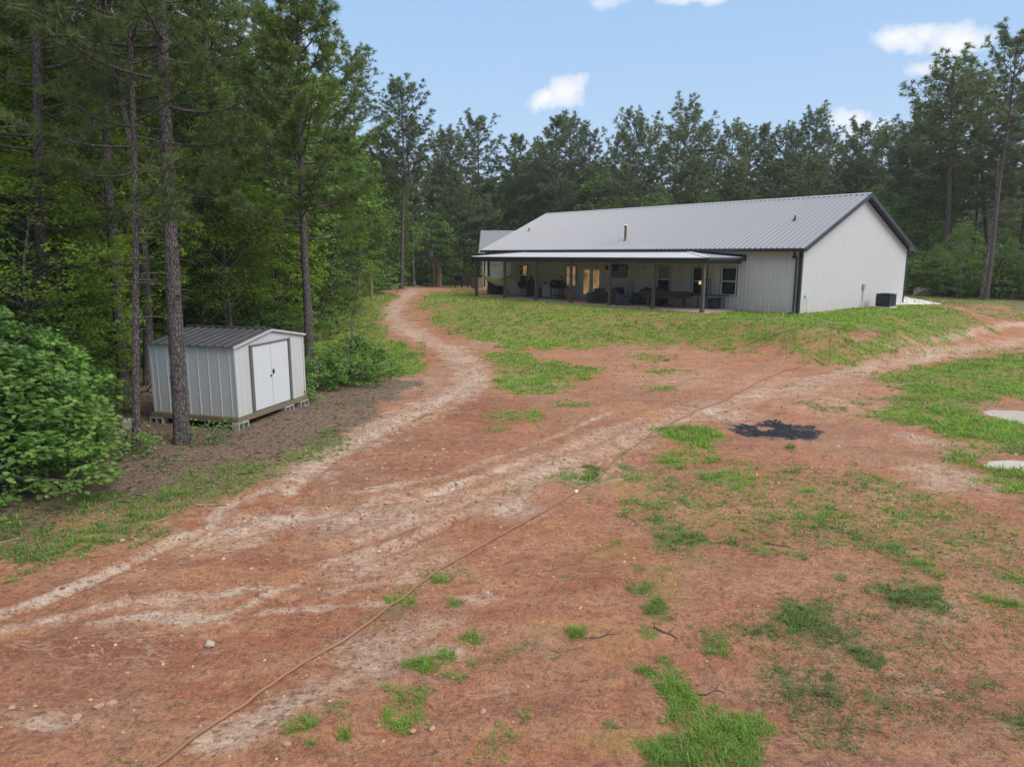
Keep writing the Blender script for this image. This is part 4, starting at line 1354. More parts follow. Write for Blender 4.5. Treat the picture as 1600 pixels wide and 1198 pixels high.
wicker_chair('dark wicker armchair in front of the french door', -11.95, -2.1, -1.9)
wicker_chair('dark wicker armchair behind the third post from the near corner', -9.75, -2.35, 2.7)
wicker_chair('dark wicker armchair set back by the wall between the two front armchairs', -11.6, -.75, .2)
o = local(0, 'side_table', 'small black metal side table in front of the wicker armchairs', 'side table', -9.05, -2.0, PS)
g = MB(); g.box(-.25, .25, -.25, .25, .46, .49, bev=.01); g.build('top', M['black'], o)
for x_ in (-.22, .22):
    for y_ in (-.22, .22): g = MB(); g.box(x_ - .012, x_ + .012, y_ - .012, y_ + .012, 0, .46); g.build('leg', M['black'], o)
# hand truck
o = local(0, 'hand_truck', 'black two-wheeled hand truck leaning on the wall below the striped sign', 'hand truck', -10.75, -.35, PS)
g = MB()
for s in (-.18, .18): g.tube([(s, -.12, .06), (s, .12, .9), (s * .9, .18, 1.12), (s * .4, .17, 1.25), (0, .16, 1.28)], .016, 6)
[g.tube([(-.18, -.12 + .22 * z, .06 + z * .84), (.18, -.12 + .22 * z, .06 + z * .84)], .012, 5) for z in (.1, .4, .7, .95)]
g.build('frame', M['black'], o); g = MB(); g.box(-.2, .2, -.36, -.1, .01, .03); g.build('toe_plate', M['black'], o)
for s in (-.24, .24):
    g = MB(); g.tube([(s - .03, -.02, .12), (s + .03, -.02, .12)], .12, 14); g.build('wheel', M['blackplastic'], o)
# sofa with a blanket
o = local(0, 'porch_sofa', 'dark sofa with a charcoal blanket heaped over its back behind the pool table', 'sofa', -9.2, -.62, PS)
o.location = hp(-8.95, -.62, PS)
g = MB(); g.box(-1.0, 1.0, -.42, .40, .06, .36, bev=.04); g.build('base', M['wicker'], o)
g = MB(); g.box(-1.0, 1.0, .22, .42, .37, .86, bev=.05); g.build('backrest', M['wicker'], o)
for s in (-1, 1): g = MB(); g.box(s * .96 - .1, s * .96 + .1, -.42, .21, .365, .64, bev=.04); g.build('arm', M['wicker'], o)
for s in (-.43, .43): g = MB(); g.box(s - .41, s + .41, -.40, .2, .365, .50, bev=.05); g.build('cushion', M['cushion'], o)
n_, m_ = 22, 12
bv = []
for i in range(n_):
    for j in range(m_):
        x = -.75 + 1.25 * i / (n_ - 1); y = .46 - .72 * j / (m_ - 1)
        hh = .88 if j < 5 else .88 - (j - 4) * .045
        bv.append((x, y, hh + .10 * math.sin(i * .55) * math.sin(j * .5) + .12 * math.exp(-((i - 13) / 5) ** 2) + .03 * math.sin(i * 1.7 + j)))
g = MB(); g.add(bv, [(i * m_ + j, i * m_ + j + 1, (i + 1) * m_ + j + 1, (i + 1) * m_ + j) for i in range(n_ - 1) for j in range(m_ - 1)])
bo = tag(g.build('blanket', M['cushion'], smooth=True), 'charcoal blanket heaped over the back of the dark porch sofa', 'blanket')
bo.location = o.location; bo.rotation_euler = o.rotation_euler
md = bo.modifiers.new('thick', 'SOLIDIFY'); md.thickness = .025
# pool table
o = local(0, 'pool_table', 'dark wooden pool table with turned legs under the porch roof', 'pool table', -6.95, -1.65, PS, .04)
g = MB(); g.box(-1.28, 1.28, -.72, .72, .74, .80, bev=.02)
for q in ((-1.30, 1.30, -.75, -.60), (-1.30, 1.30, .60, .75)): g.box(q[0], q[1], q[2], q[3], .81, .86, bev=.015)
for q in ((-1.30, -1.15), (1.15, 1.30)): g.box(q[0], q[1], -.60, .60, .81, .86, bev=.015)
g.build('rail', M['dark_wood'], o)
g = MB(); g.box(-1.15, 1.15, -.60, .60, .801, .835); g.build('bed', M['felt'], o)
g = MB(); g.box(-1.15, 1.15, -.62, .62, .52, .74, bev=.02); g.build('apron', M['dark_wood'], o)
for x_ in (-.9, .9):
    for y_ in (-.45, .45):
        g = MB(); g.lathe([(.09, 0), (.10, .04), (.06, .10), (.09, .22), (.11, .34), (.07, .42), (.11, .50), (.11, .52)], (x_, y_, 0), 12); g.build('leg', M['dark_wood'], o)
for x_ in (-1.22, 0, 1.22):
    for y_ in (-.68, .68): g = MB(); g.box(x_ - .08, x_ + .08, y_ - .08, y_ + .08, .60, .735, bev=.03); g.build('pocket', M['black'], o)
# folding table with shelf and tub
o = local(0, 'folding_table', 'black folding table against the wall under the near right window', 'folding table', -4.75, -.62, PS)
g = MB(); g.box(-.90, .90, -.37, .37, .72, .76, bev=.012); g.build('top', M['blackplastic'], o)
for x_ in (-.66, .66):
    for s in (-1, 1):
        g = MB(); g.tube([(x_ - .04 * s, s * .28, .72), (x_ + .06, s * .24, .4), (x_ - .02, s * .32, .0)], .014, 6); g.tube([(x_ - .04, s * .12, .72), (x_, s * .30, .06)], .012, 5); g.build('leg', M['black'], o)
    g = MB(); g.tube([(x_, -.3, .1), (x_, .3, .1)], .012, 5); g.build('brace', M['black'], o)
o = local(0, 'black_tub', 'round black tub pushed underneath the folding table', 'tub', -4.55, -.55, PS)
g = MB(); g.lathe([(.26, 0), (.30, .03), (.36, .50), (.39, .52), (.39, .55), (.34, .55), (.30, .35)], n=20); g.build('bowl', M['blackplastic'], o)
o = local(0, 'small_rack', 'narrow metal rack shelf standing on the folding table', 'rack', -5.25, -.42, PS + .762)
g = MB()
for s in (-.26, .26):
    for y_ in (-.12, .12): g.bar((s, y_, 0), (s * .92, y_, .82), .025)
g.build('frame', M['black'], o)
for z in (.18, .40, .62, .81): g = MB(); g.box(-.27, .27, -.13, .13, z, z + .018); g.build('shelf', M['galv'] if z < .8 else M['black'], o)
o = local(0, 'table_clutter', 'small dark jar standing on the right of the folding table', 'jar', -4.35, -.6, PS + .762); o.name = 'jar'
g = MB(); g.lathe([(.05, 0), (.06, .02), (.06, .12), (.04, .15)], n=12); g.build('body', M['galv'], o); g = MB(); g.lathe([(.045, .15), (.045, .18), (.01, .185)], n=12); g.build('lid', M['black'], o)
# striped wall decoration
o = local(0, 'wall_flag', 'slatted striped flag in a black frame hanging on the porch wall', 'wall flag', -11.85, -.04, 1.52)
g = MB()
for q in ((-.62, -.57, 0, .80), (.57, .62, .04, .80), (-.57, .57, .75, .80), (-.57, .57, 0, .05)): g.box(q[0], q[1], -.07, -.02, q[2], q[3])
g.build('frame', M['black'], o)
for k in range(6): g = MB(); g.box(-.56, .56, -.05, -.03, .07 + k * .115, .12 + k * .115); g.build('slat', basic('grey_white_slat', (.45, .44, .42), .8) if k == 0 else g_sl, o); g_sl = o.children[-1].data.materials[0]
g = MB(); g.box(-.565, .565, -.028, -.021, .055, .745); g.build('backing', M['black'], o)
g = MB(); g.box(-.55, -.10, -.066, -.052, .40, .74); g.build('canton', basic('navy_panel', (.02, .03, .07), .7), o)
o = local(0, 'added_lantern', 'small amber lantern added by the near corner porch post for the glow in the window', 'lantern', -UR - .20, -PORCH, 1.42)  # added lantern standing in for a warm glow in the window behind
g = MB(); g.lathe([(.05, 0), (.06, .02), (.06, .16), (.05, .18)], n=10); g.build('globe', M['amber'], o); g = MB(); g.lathe([(.07, .18), (.02, .24)], n=10); g.tube([(0, 0, .24), (.06, 0, .30), (.12, 0, .30)], .008, 5); g.build('cap', M['black'], o)
# condenser
o = local(0, 'air_conditioner', 'dark grey outdoor air conditioning unit on the grass beside the gable wall', 'air conditioner', .98, 7.9, -.03)
g = MB(); g.box(-.45, .45, -.45, .45, 0, .07); g.build('pad', M['concrete'], o)
g = MB(); g.box(-.38, .38, -.38, .38, .075, .74, bev=.05); g.build('core', M['black'], o)
g = MB()
for k in range(19):
    t = -.38 + k * .042
    for a_, b_ in (((t, -.40), (t + .014, -.385)), ((t, .385), (t + .014, .40)), ((-.40, t), (-.385, t + .014)), ((.385, t), (.40, t + .014))): g.box(a_[0], b_[0], a_[1], b_[1], .12, .72)
g.build('grille', basic('slate_louvres', (.07, .08, .095), .5, .2), o)
g = MB(); g.box(-.42, .42, -.42, .42, .745, .79, bev=.02); g.lathe([(.30, .79), (.30, .81), (.06, .83)], n=20); g.build('top', M['trim'], o)
# drain elbow and hose at the corner
g = MB(); g.tube([hp(-.22, -.32, .03), hp(-.20, -.55, .02), hp(.15, -.85, -.01), hp(.55, -1.25, -.05), hp(.75, -1.6, -.1)], .05, 8)
tag(g.build('drain_pipe', M['blackplastic']), 'black drain pipe lying in the grass at the corner of the long house', 'drain pipe')
gh = [hp(.11, .55, .76), hp(.16, .5, .45), hp(.20, .4, .05)]
for t in range(1, 9):
    x, y = .2 + .42 * t, .4 - .55 * t
    X, Y, _ = hp(x + .15 * math.sin(t * 1.3), y); gh.append((X, Y, float(ground_h(X, Y)) + .03))
g = MB(); g.tube(gh, .014, 6); tag(g.build('garden_hose', M['hose_green']), 'thin pale garden hose hanging from the tap at the house corner', 'garden hose')

# ------------------------------------------------------------------ the garden shed
SX, SY, SYAW, SW, SD, SE, SR, SZ = -6.676, 16.824, 1.289, 2.93, 2.465, 1.75, 2.015, -.977
shed = empty('garden_shed', (SX, SY, SZ), SYAW, 'small white metal garden shed with dark roof raised on blocks under the pines', 'shed')
SG = float(ground_h(SX, SY))
d0, d1, dh = .60, 2.24, 1.66
stop_ = lambda s: SE + (SR - SE) * (1 - abs(s - SW / 2) / (SW / 2)) - .01
mb = MB(); mb.add(*ribbed((0, 0, 0), (1, 0, 0), (0, 0, 1), (0, -1, 0), 0, SW, 0, lambda s: SE - .02, pitch=.235, rib=.012, ribw=.018, openings=[(d0, d1, -.0, dh)], start=.17))
mb.build('front_wall', M['shed_wall'], shed)
mb = MB(); mb.extrude([(0, -.004, SE - .02), (SW, -.004, SE - .02), (SW / 2, -.004, SR - .02)], (0, .02, 0)); mb.build('gable_panel', M['shed_wall'], shed)
mb = MB(); mb.add(*ribbed((0, SD, 0), (1, 0, 0), (0, 0, 1), (0, 1, 0), 0, SW, 0, stop_, pitch=.235, rib=.012, ribw=.018, extra=(SW / 2,))); mb.build('back_wall', M['shed_wall'], shed)
for x, n_ in ((0, (-1, 0, 0)), (SW, (1, 0, 0))):
    mb = MB(); mb.add(*ribbed((x, 0, 0), (0, 1, 0), (0, 0, 1), n_, 0, SD, 0, SE - .01, pitch=.305, rib=.012, ribw=.022, start=.16)); mb.build('side_wall', M['shed_wall'], shed)
ssl = math.hypot(SW / 2 + .09, (SR - SE) * (1 + .09 / (SW / 2)))
ux = (SW / 2 + .09) / ssl; uz = (SR - SE) * (1 + .09 / (SW / 2)) / ssl
mb = MB()
mb.add(*ribbed((-.09, 0, SE - .018), (0, 1, 0), (ux, 0, uz), (-uz, 0, ux), -.07, SD + .07, 0, ssl, pitch=.235, rib=.018, ribw=.03))
mb.add(*ribbed((SW + .09, 0, SE - .018), (0, 1, 0), (-ux, 0, uz), (uz, 0, ux), -.07, SD + .07, 0, ssl, pitch=.235, rib=.018, ribw=.03))
sr = mb.build('roof', M['shed_roof'], shed)
mb = MB(); mb.bar((SW / 2, -.07, SR + .025), (SW / 2, SD + .07, SR + .025), .12, .015)
mb.build('ridge_cap', M['shed_roof'], sr)
mb = MB()
for s0_, s1_ in (((-.09, SE - .04), (SW / 2, SR - .02)), ((SW + .09, SE - .04), (SW / 2, SR - .02))): mb.bar((s0_[0], -.062, s0_[1]), (s1_[0], -.062, s1_[1]), .012, .05)
mb.build('rake_trim', M['shed_wall'], sr)
mdt = basic('grey_door_track', (.10, .105, .105), .6)
mb = MB(); mb.box(d0 - .045, d0 + .045, -.045, -.013, 0, dh + .04); mb.box(d1 - .045, d1 + .045, -.045, -.013, 0, dh + .04); mb.box(d0 + .045, d1 - .045, -.045, -.013, dh, dh + .035)
mb.build('door_frame', mdt, shed)
dm = (d0 + d1) / 2
for k, (a, b) in enumerate(((d0 + .06, dm - .006), (dm + .006, d1 - .06))):
    mb = MB(); mb.add(*ribbed((0, -.02, 0), (1, 0, 0), (0, 0, 1), (0, -1, 0), a, b, .02, dh - .005, pitch=.20, rib=.004, ribw=.03)); mb.box(a, b, -.018, -.010, .021, dh - .006)
    dl = mb.build('door', basic('pale_shed_door', (.50, .52, .53), .5, var=.05) if k == 0 else dmat_, shed); dmat_ = dl.data.materials[0]
    h_ = MB(); cx_ = b - .05 if k == 0 else a + .05
    h_.box(cx_ - .028, cx_ + .028, -.055, -.026, .86 if k else .80, .97 if k else .84, bev=.008); h_.build('handle', M['black'], dl)
for x, y in ((0, 0), (SW, 0), (0, SD), (SW, SD)):
    mb = MB(); mb.box(x - .022 if x == 0 else x - .03, x + .03 if x == 0 else x + .022, y - .022 if y == 0 else y - .03, y + .03 if y == 0 else y + .022, 0, SE - .025); mb.build('corner_post', M['shed_wall'], shed)
mb = MB(); mb.box(-.10, SW + .08, -.06, -.022, -.13, -.012); mb.box(-.10, SW + .08, SD + .024, SD + .062, -.13, -.012)
mb.box(-.10, -.062, -.02, SD + .02, -.13, -.012); mb.box(SW + .04, SW + .078, -.02, SD + .02, -.13, -.012)
for k in range(6): mb.box(.3 + k * .42, .338 + k * .42, -.021, SD + .023, -.13, -.014)
mb.build('floor_frame', M['pine_board'], shed)
mb = MB(); mb.box(-.055, SW + .035, -.018, SD + .02, -.011, -.001); mb.build('floor', M['pine_board'], shed)


def block(lab, x, y, z, rz, zz=0):
    q, w = math.cos(SYAW), math.sin(SYAW)
    X, Y = SX + x * q - y * w, SY + x * w + y * q
    o = empty('cinder_block', (X, Y, z), SYAW + rz, lab, 'cinder block', 'cinder blocks under the shed')
    g = MB()
    for a in (-.2, -.015, .17): g.box(a, a + .03, -.07, .07, 0, .19)
    g.box(-.2, .2, -.10, -.0705, 0, .19); g.box(-.2, .2, .0705, .10, 0, .19)
    g.v = [(p[0], p[2] - .095, p[1] + .095 + .005) for p in g.v]     # lies on its side, holes outward
    g.build('block', M['block'], o)
    return o


def sg(x, y):
    q, w = math.cos(SYAW), math.sin(SYAW)
    return float(ground_h(SX + x * q - y * w, SY + x * w + y * q))


zb = SZ - .13
block('grey cinder block propping the near front corner of the shed', .06, .0, zb - .195, 0)
block('grey cinder block under the right end of the shed door', 2.05, .02, zb - .195, 0)
block('grey cinder block under the far front corner of the shed', SW - .15, .02, zb - .195, 0)
block('upper grey cinder block on the left pair under the back corner of the shed', -.02, SD - .1, zb - .195, 1.57)
block('lower grey cinder block on the left pair under the back corner of the shed', -.02, SD - .12, zb - .39, 1.5)
block('loose grey cinder block lying left of the shed', -.75, SD + .15, sg(-.75, SD + .15) - .01, .6)
for k, x in enumerate((1.2, .5)):
    pass
# ------------------------------------------------------------------ vegetation builders
def unit(a):
    return a / (np.linalg.norm(a, axis=-1, keepdims=True) + 1e-9)


def needles(nb, P, D, rng, n, ln, w, spread=.75, tone=None):
    """tufts of needles: P,D (m,3)"""
    m = len(P)
    d = unit(D[:, None, :] * (1.0 - spread * .35) + rng.normal(0, spread, (m, n, 3)))
    L = ln * rng.uniform(.7, 1.15, (m, n, 1))
    p = P[:, None, :] + rng.normal(0, ln * .12, (m, n, 3))
    side = unit(np.cross(d, rng.normal(0, 1, (m, n, 3)))) * w
    tip = p + d * L
    tip[..., 2] -= L[..., 0] * .12
    V = np.stack([p - side, p + side, tip], 2).reshape(-1, 3)
    F = np.arange(len(V)).reshape(-1, 3)
    t = rng.uniform(0, 1, m) if tone is None else tone
    t = np.clip(np.repeat(t, n * 3) + rng.normal(0, .12, m * n * 3), 0, 1)
    nb.add(V, F, t)


LEAF_Q = np.array([(0, 0, 0), (.36, .45, .07), (0, 1, -.10), (-.36, .45, .07)], float)
LEAF_QF = np.array([(0, 1, 2), (0, 2, 3)])
_a = []
for k in range(5):      # five-lobed leaf
    t = R(-64 + 32 * 2 * k / 1.0 * .5 * 1.0) if False else R(-72 + 36 * k)
    r = [.62, .85, 1.0, .85, .62][k]
    _a.append((math.sin(t) * r * .8, .22 + math.cos(t) * r * .78, -.08))
    if k < 4:
        t2 = R(-72 + 36 * k + 18); _a.append((math.sin(t2) * .36, .25 + math.cos(t2) * .34, .02))
LEAF_S = np.array([(0, 0, 0)] + [(-.12, .1, 0)] * 0 + _a, float)
LEAF_SF = np.array([(0, i, i + 1) for i in range(1, len(LEAF_S) - 1)])


def leaves(nb, P, D, rng, size, up=.8, star=False, tone=None, narrow=1.0):
    """leaves at P pointing along D, faces turned mostly up"""
    m = len(P)
    d = unit(D)
    nrm = unit(np.array([0, 0, 1.]) * up + rng.normal(0, .38, (m, 3)))
    s = unit(np.cross(d, nrm)); nn = np.cross(s, d)
    T, TF = (LEAF_S, LEAF_SF) if star else (LEAF_Q, LEAF_QF)
    sz = size * rng.uniform(.65, 1.2, (m, 1, 1))
    V = P[:, None, :] + sz * (T[None, :, 0:1] * narrow * s[:, None, :] + T[None, :, 1:2] * d[:, None, :] + T[None, :, 2:3] * nn[:, None, :])
    F = (TF[None] + (np.arange(m) * len(T))[:, None, None]).reshape(-1, 3)
    t = rng.uniform(0, 1, m) if tone is None else tone
    nb.add(V.reshape(-1, 3), F, np.clip(np.repeat(t, len(T)) + np.repeat(rng.normal(0, .10, m), len(T)), 0, 1))


def trunk_path(H, rng, wob, lean=(0, 0), n=22):
    z = np.linspace(0, H, n)
    ph = rng.uniform(0, 6.28, 4)
    t = z / H
    x = wob * (np.sin(t * 4 + ph[0]) - np.sin(ph[0]) + .4 * np.sin(t * 9 + ph[1]) - .4 * np.sin(ph[1])) + lean[0] * t
    y = wob * (np.sin(t * 4 + ph[2]) - np.sin(ph[2]) + .4 * np.sin(t * 9 + ph[3]) - .4 * np.sin(ph[3])) + lean[1] * t
    return np.stack([x, y, z], 1)


def build_pine(seed, H=20., c0=.45, rmax=3.0, nbr=46, R0=.19, nl=.24, nw=.014, npt=14, per=3, wob=.12, lean=(0, 0), shape='mature', twigs=7, seg=8, dead=6, tscale=1.0, tspread=.75, top=1.0, rough_bark=False):
    """-> (trunk mesh, crown mesh): limbs belong to the trunk, needles to the crown"""
    rng = np.random.default_rng(seed)
    wood, crown = NB(), NB()
    path = trunk_path(H, rng, wob, lean)
    tt = path[:, 2] / H
    rad = R0 * (1 - tt) ** .75 + .012 + R0 * .35 * np.exp(-path[:, 2] / .35)
    if rough_bark:
        nseg, nz = 56, int(H * 26)
        zz = np.linspace(0, H, nz)
        pp = np.stack([np.interp(zz, path[:, 2], path[:, q]) for q in range(3)], 1)
        rr_ = R0 * (1 - zz / H) ** .75 + .012 + R0 * .30 * np.exp(-zz / .30)
        V, F = tube_np(pp, rr_, nseg)
        an = np.tile(np.arange(nseg) / nseg, nz); zq = np.repeat(zz, nseg)
        # bark plates: ridged noise, taller than wide, wrapped round the trunk
        def ring(fz, fa, sd):
            a_ = an * fa
            n1 = vnoise(a_, zq * fz, sd); n2 = vnoise(a_ - fa, zq * fz, sd)
            w = an
            return n1 * (1 - w) + n2 * w
        b = np.abs(ring(3.2, 9, 3) - .5) * 2 * .6 + np.abs(ring(9, 18, 7) - .5) * 2 * .4
        b = sstep(.05, .5, b)
        cen = np.repeat(pp, nseg, 0)
        V = cen + (V - cen) * (1 + ((b - .6) * .10))[:, None]
        wood.add(V, F, np.clip(b * .8 + .1, 0, 1))
    else:
        V, F = tube_np(path, rad, seg + 2)
        wood.add(V, F, .5)
    at = lambda z: np.array([np.interp(z, path[:, 2], path[:, q]) for q in range(3)])
    for k in range(dead):
        z = H * c0 * rng.uniform(.45, 1)
        az = rng.uniform(0, 6.28); L = rng.uniform(.3, 1.3)
        p0 = at(z)
        p = np.array([p0 + np.array([math.cos(az) * L * s, math.sin(az) * L * s, .15 * L * s - .2 * L * s * s]) for s in (0, .4, 1)])
        V, F = tube_np(p, np.array([.022, .015, .005]), 4); wood.add(V, F, .4)
    TP, TD, TT = [], [], []
    for k in range(nbr):
        s = (k + rng.uniform(0, 1)) / nbr
        s = s ** .92
        z = H * (c0 + (1 - c0) * s * .985)
        if shape == 'mature':
            prof = (.62 + .38 * s / .3) if s < .3 else (1 - ((s - .3) / .7) ** 1.9) * .86 + .14
            el0 = R(-6) + s ** 1.2 * R(58)
        elif shape == 'young':
            prof = (1 - s) ** .8 * .95 + .07
            el0 = R(8) + s * R(45)
        else:                      # spreading old crown
            prof = .42 + .58 * math.sin(math.pi * min(1, s * .86 + .14))
            el0 = R(0) + s * R(62)
        L = rmax * prof * rng.uniform(.55, 1.12)
        az = k * 2.399 + rng.normal(0, .5)
        el = el0 + rng.normal(0, .16)
        p0 = at(z)
        dirh = np.array([math.cos(az), math.sin(az), 0])
        q = np.linspace(0, 1, 7)
        curve = rng.uniform(.05, .38) * L
        P = p0 + dirh * (L * math.cos(el) * q)[:, None] + np.array([0, 0, 1]) * (L * math.sin(el) * q + curve * q ** 2.2 - .06 * L * np.sin(q * 3.1))[:, None]
        sidev = np.array([-dirh[1], dirh[0], 0]) * rng.normal(0, .14) * L
        P += sidev * (q ** 2)[:, None]
        r = max(.012, .018 + .022 * L / 3 * (R0 / .19)) * (1 - q) ** .8 + .004
        V, F = tube_np(P, r, 5); wood.add(V, F, .45)
        ntw = max(3, int(twigs * (.4 + .6 * L / rmax)))
        for j in range(ntw):
            t = .30 + .70 * (j + rng.uniform(.2, .8)) / ntw
            bp = np.array([np.interp(t, q, P[:, a]) for a in range(3)])
            side = (1 if j % 2 else -1) * R(rng.uniform(25, 70))
            ca, sa_ = math.cos(side), math.sin(side)
            dh = np.array([dirh[0] * ca - dirh[1] * sa_, dirh[0] * sa_ + dirh[1] * ca, rng.uniform(.0, .55)])
            tl = L * rng.uniform(.16, .34) * (1.25 - t * .6)
            if j == ntw - 1: dh = unit(P[-1] - P[-2]); tl = .1
            e = bp + dh * tl
            V, F = tube_np(np.array([bp, (bp + e) / 2 + [0, 0, -.02], e]), np.array([.010, .007, .004]), 3); wood.add(V, F, .4)
            for u_ in range(per):
                f = 1 - u_ * rng.uniform(.2, .38)
                if f < .25: continue
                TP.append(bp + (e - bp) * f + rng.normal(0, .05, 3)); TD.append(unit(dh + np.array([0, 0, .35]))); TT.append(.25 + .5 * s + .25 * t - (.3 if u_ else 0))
    # leader
    for k in range(5): TP.append(at(H * (1 - .012 * k))); TD.append(np.array([0, 0, 1.])); TT.append(.8)
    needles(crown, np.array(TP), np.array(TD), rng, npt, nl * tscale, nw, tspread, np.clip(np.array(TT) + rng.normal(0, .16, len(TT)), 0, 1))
    return wood.mesh('pine_trunk', True), crown.mesh('pine_crown')


def build_broadleaf(seed, H=8., c0=.15, rx=2.4, nspr=240, lps=26, leaf=.13, R0=.07, star=False, spr=.5, droop=.2, wob=.2, lean=(0, 0), bottom=.6, surf=.55, narrow=1.0, ragged=.35):
    rng = np.random.default_rng(seed)
    wood, crown = NB(), NB()
    path = trunk_path(H * .93, rng, wob, lean)
    tt = path[:, 2] / path[-1, 2]
    V, F = tube_np(path, R0 * (1 - tt) ** .9 + .008, 7); wood.add(V, F, .5)
    at = lambda z: np.array([np.interp(z, path[:, 2], path[:, q]) for q in range(3)])
    lobes = [(rng.uniform(0, 6.28), rng.uniform(.25, .95), rng.uniform(.75, 1.3)) for _ in range(7)]
    TP, TD, TT = [], [], []
    for k in range(nspr):
        s = rng.uniform(0, 1)
        z = H * (c0 + (1 - c0) * s)
        prof = (bottom + (1 - bottom) * s / .4) if s < .4 else max(.05, 1 - ((s - .4) / .6) ** 2.0)
        az = rng.uniform(0, 6.28)
        lb = 1.0
        for la, lz, lk in lobes:
            w = math.exp(-((math.cos(az - la) - 1) / .5) ** 2 - ((s - lz) / .22) ** 2)
            lb = lb * (1 - w) + lk * w
        lb *= 1 + ragged * .45 * math.sin(az * 3 + z * 2.2 / H * 4 + seed) * math.sin(az * 5 - z * 3.1 / H * 4)
        rr_ = rx * prof * lb * (surf + (1 - surf) * rng.uniform(0, 1) ** .5)
        p = at(min(z, H * .92)) * [1, 1, 0] + np.array([math.cos(az) * rr_, math.sin(az) * rr_, z + rng.normal(0, .12)])
        out = np.array([math.cos(az), math.sin(az), 0])
        if k % 3 == 0:
            b0 = at(max(.15 * H, z - rr_ * .55) if z - rr_ * .55 > 0 else z * .6)
            V, F = tube_np(np.array([b0, b0 * .45 + p * .55 + [0, 0, .08 * rr_], p]), np.array([.018 + .006 * rr_, .011, .004]), 4); wood.add(V, F, .45)
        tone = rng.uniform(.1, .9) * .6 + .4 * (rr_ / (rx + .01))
        n = int(lps * rng.uniform(.6, 1.3))
        a2 = rng.uniform(-1.5, 1.5, n); r2 = spr * np.sqrt(rng.uniform(0, 1, n))
        dx = out[0] * np.cos(a2) - out[1] * np.sin(a2); dy = out[0] * np.sin(a2) + out[1] * np.cos(a2)
        q = np.stack([p[0] + dx * r2, p[1] + dy * r2, p[2] - droop * r2 ** 1.5 + rng.normal(0, spr * .16, n)], 1)
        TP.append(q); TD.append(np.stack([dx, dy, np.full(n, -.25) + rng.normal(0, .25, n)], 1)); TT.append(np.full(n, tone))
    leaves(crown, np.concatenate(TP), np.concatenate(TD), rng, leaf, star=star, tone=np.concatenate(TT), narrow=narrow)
    return wood.mesh('broadleaf_trunk', True), crown.mesh('broadleaf_crown')


def plant(kind, meshes, mats, loc, h, rz, label, cat, group=None, base_h=None, tilt=(0, 0), sxy=1.0):
    o = empty(kind, tuple(float(q) for q in loc), rz, label, cat, group)
    s = h / base_h if base_h else 1.0
    o.scale = (s * sxy, s * sxy, s)
    o.rotation_euler = (tilt[0], tilt[1], rz)
    link('trunk' if cat != 'shrub' else 'stem', meshes[0], mats[0], o)
    link('crown' if cat != 'shrub' else 'foliage', meshes[1], mats[1], o)
    return o


rs = random.Random(11)
rnp = np.random.default_rng(5)
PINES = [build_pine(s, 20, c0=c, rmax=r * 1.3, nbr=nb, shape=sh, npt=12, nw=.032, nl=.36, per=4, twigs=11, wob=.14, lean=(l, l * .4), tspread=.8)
         for s, c, r, nb, sh, l in ((1, .46, 2.9, 44, 'old', .3), (2, .42, 3.0, 50, 'old', -.4), (3, .58, 3.0, 36, 'old', .6), (4, .36, 2.7, 54, 'mature', .1), (5, .52, 3.0, 38, 'old', -.5), (6, .32, 2.9, 58, 'old', .2))]
YOUNG = [build_pine(s, 9, c0=.12, rmax=2.0, nbr=52, shape='young', npt=14, nw=.014, nl=.25, per=3, twigs=7, R0=.10, wob=.07) for s in (21, 22)]
BROAD = [build_broadleaf(s, 9, c0=c, rx=rx, nspr=n, lps=30, leaf=.17, R0=.09, spr=.62) for s, c, rx, n in ((31, .16, 2.5, 230), (32, .22, 2.1, 210), (33, .10, 2.9, 260), (34, .3, 2.6, 220))]
BROADN = [build_broadleaf(s, 9, c0=c, rx=rx, nspr=n, lps=34, leaf=.125, R0=.08, spr=.50, star=True) for s, c, rx, n in ((35, .20, 2.3, 300), (36, .3, 2.6, 320))]
BUSH = [build_broadleaf(s, 2.4, c0=.04, rx=1.35, nspr=170, lps=24, leaf=.10, R0=.025, spr=.34, wob=.05, bottom=.85, surf=.5) for s in (41, 42, 43)]
MB_, MG_ = M['bark'], M['bark_grey']

# --- the far treeline behind the house: (x of the tip, y of the tip, forward distance, variant)
SKY = [(618, 118, 62, 2), (640, 182, 70, 0), (590, 205, 64, 1), (700, 198, 84, 1), (746, 174, 86, 2), (722, 205, 92, 0), (805, 196, 84, 3), (840, 215, 95, 1), (868, 166, 82, 3), (885, 172, 88, 1), (925, 194, 86, 2),
       (990, 168, 84, 0), (975, 190, 92, 3), (1018, 190, 90, 4), (1072, 154, 83, 4), (1050, 196, 92, 1), (1105, 180, 88, 3), (1138, 186, 90, 1), (1168, 200, 94, 0), (1195, 180, 86, 3), (1225, 192, 92, 1), (1276, 165, 82, 0),
       (1252, 190, 90, 3), (1305, 195, 92, 1), (1348, 184, 84, 2), (1330, 205, 95, 3), (1378, 200, 88, 0), (1405, 190, 80, 1), (1432, 182, 74, 3)]
order = sorted(range(len(SKY)), key=lambda i: SKY[i][0])
ORD = ['first', 'second', 'third', 'fourth', 'fifth', 'sixth', 'seventh', 'eighth', 'ninth', 'tenth', 'eleventh', 'twelfth', 'thirteenth', 'fourteenth', 'fifteenth', 'sixteenth', 'seventeenth', 'eighteenth', 'nineteenth',
       'twentieth', 'twenty-first', 'twenty-second', 'twenty-third', 'twenty-fourth', 'twenty-fifth', 'twenty-sixth', 'twenty-seventh', 'twenty-eighth', 'twenty-ninth', 'thirtieth']
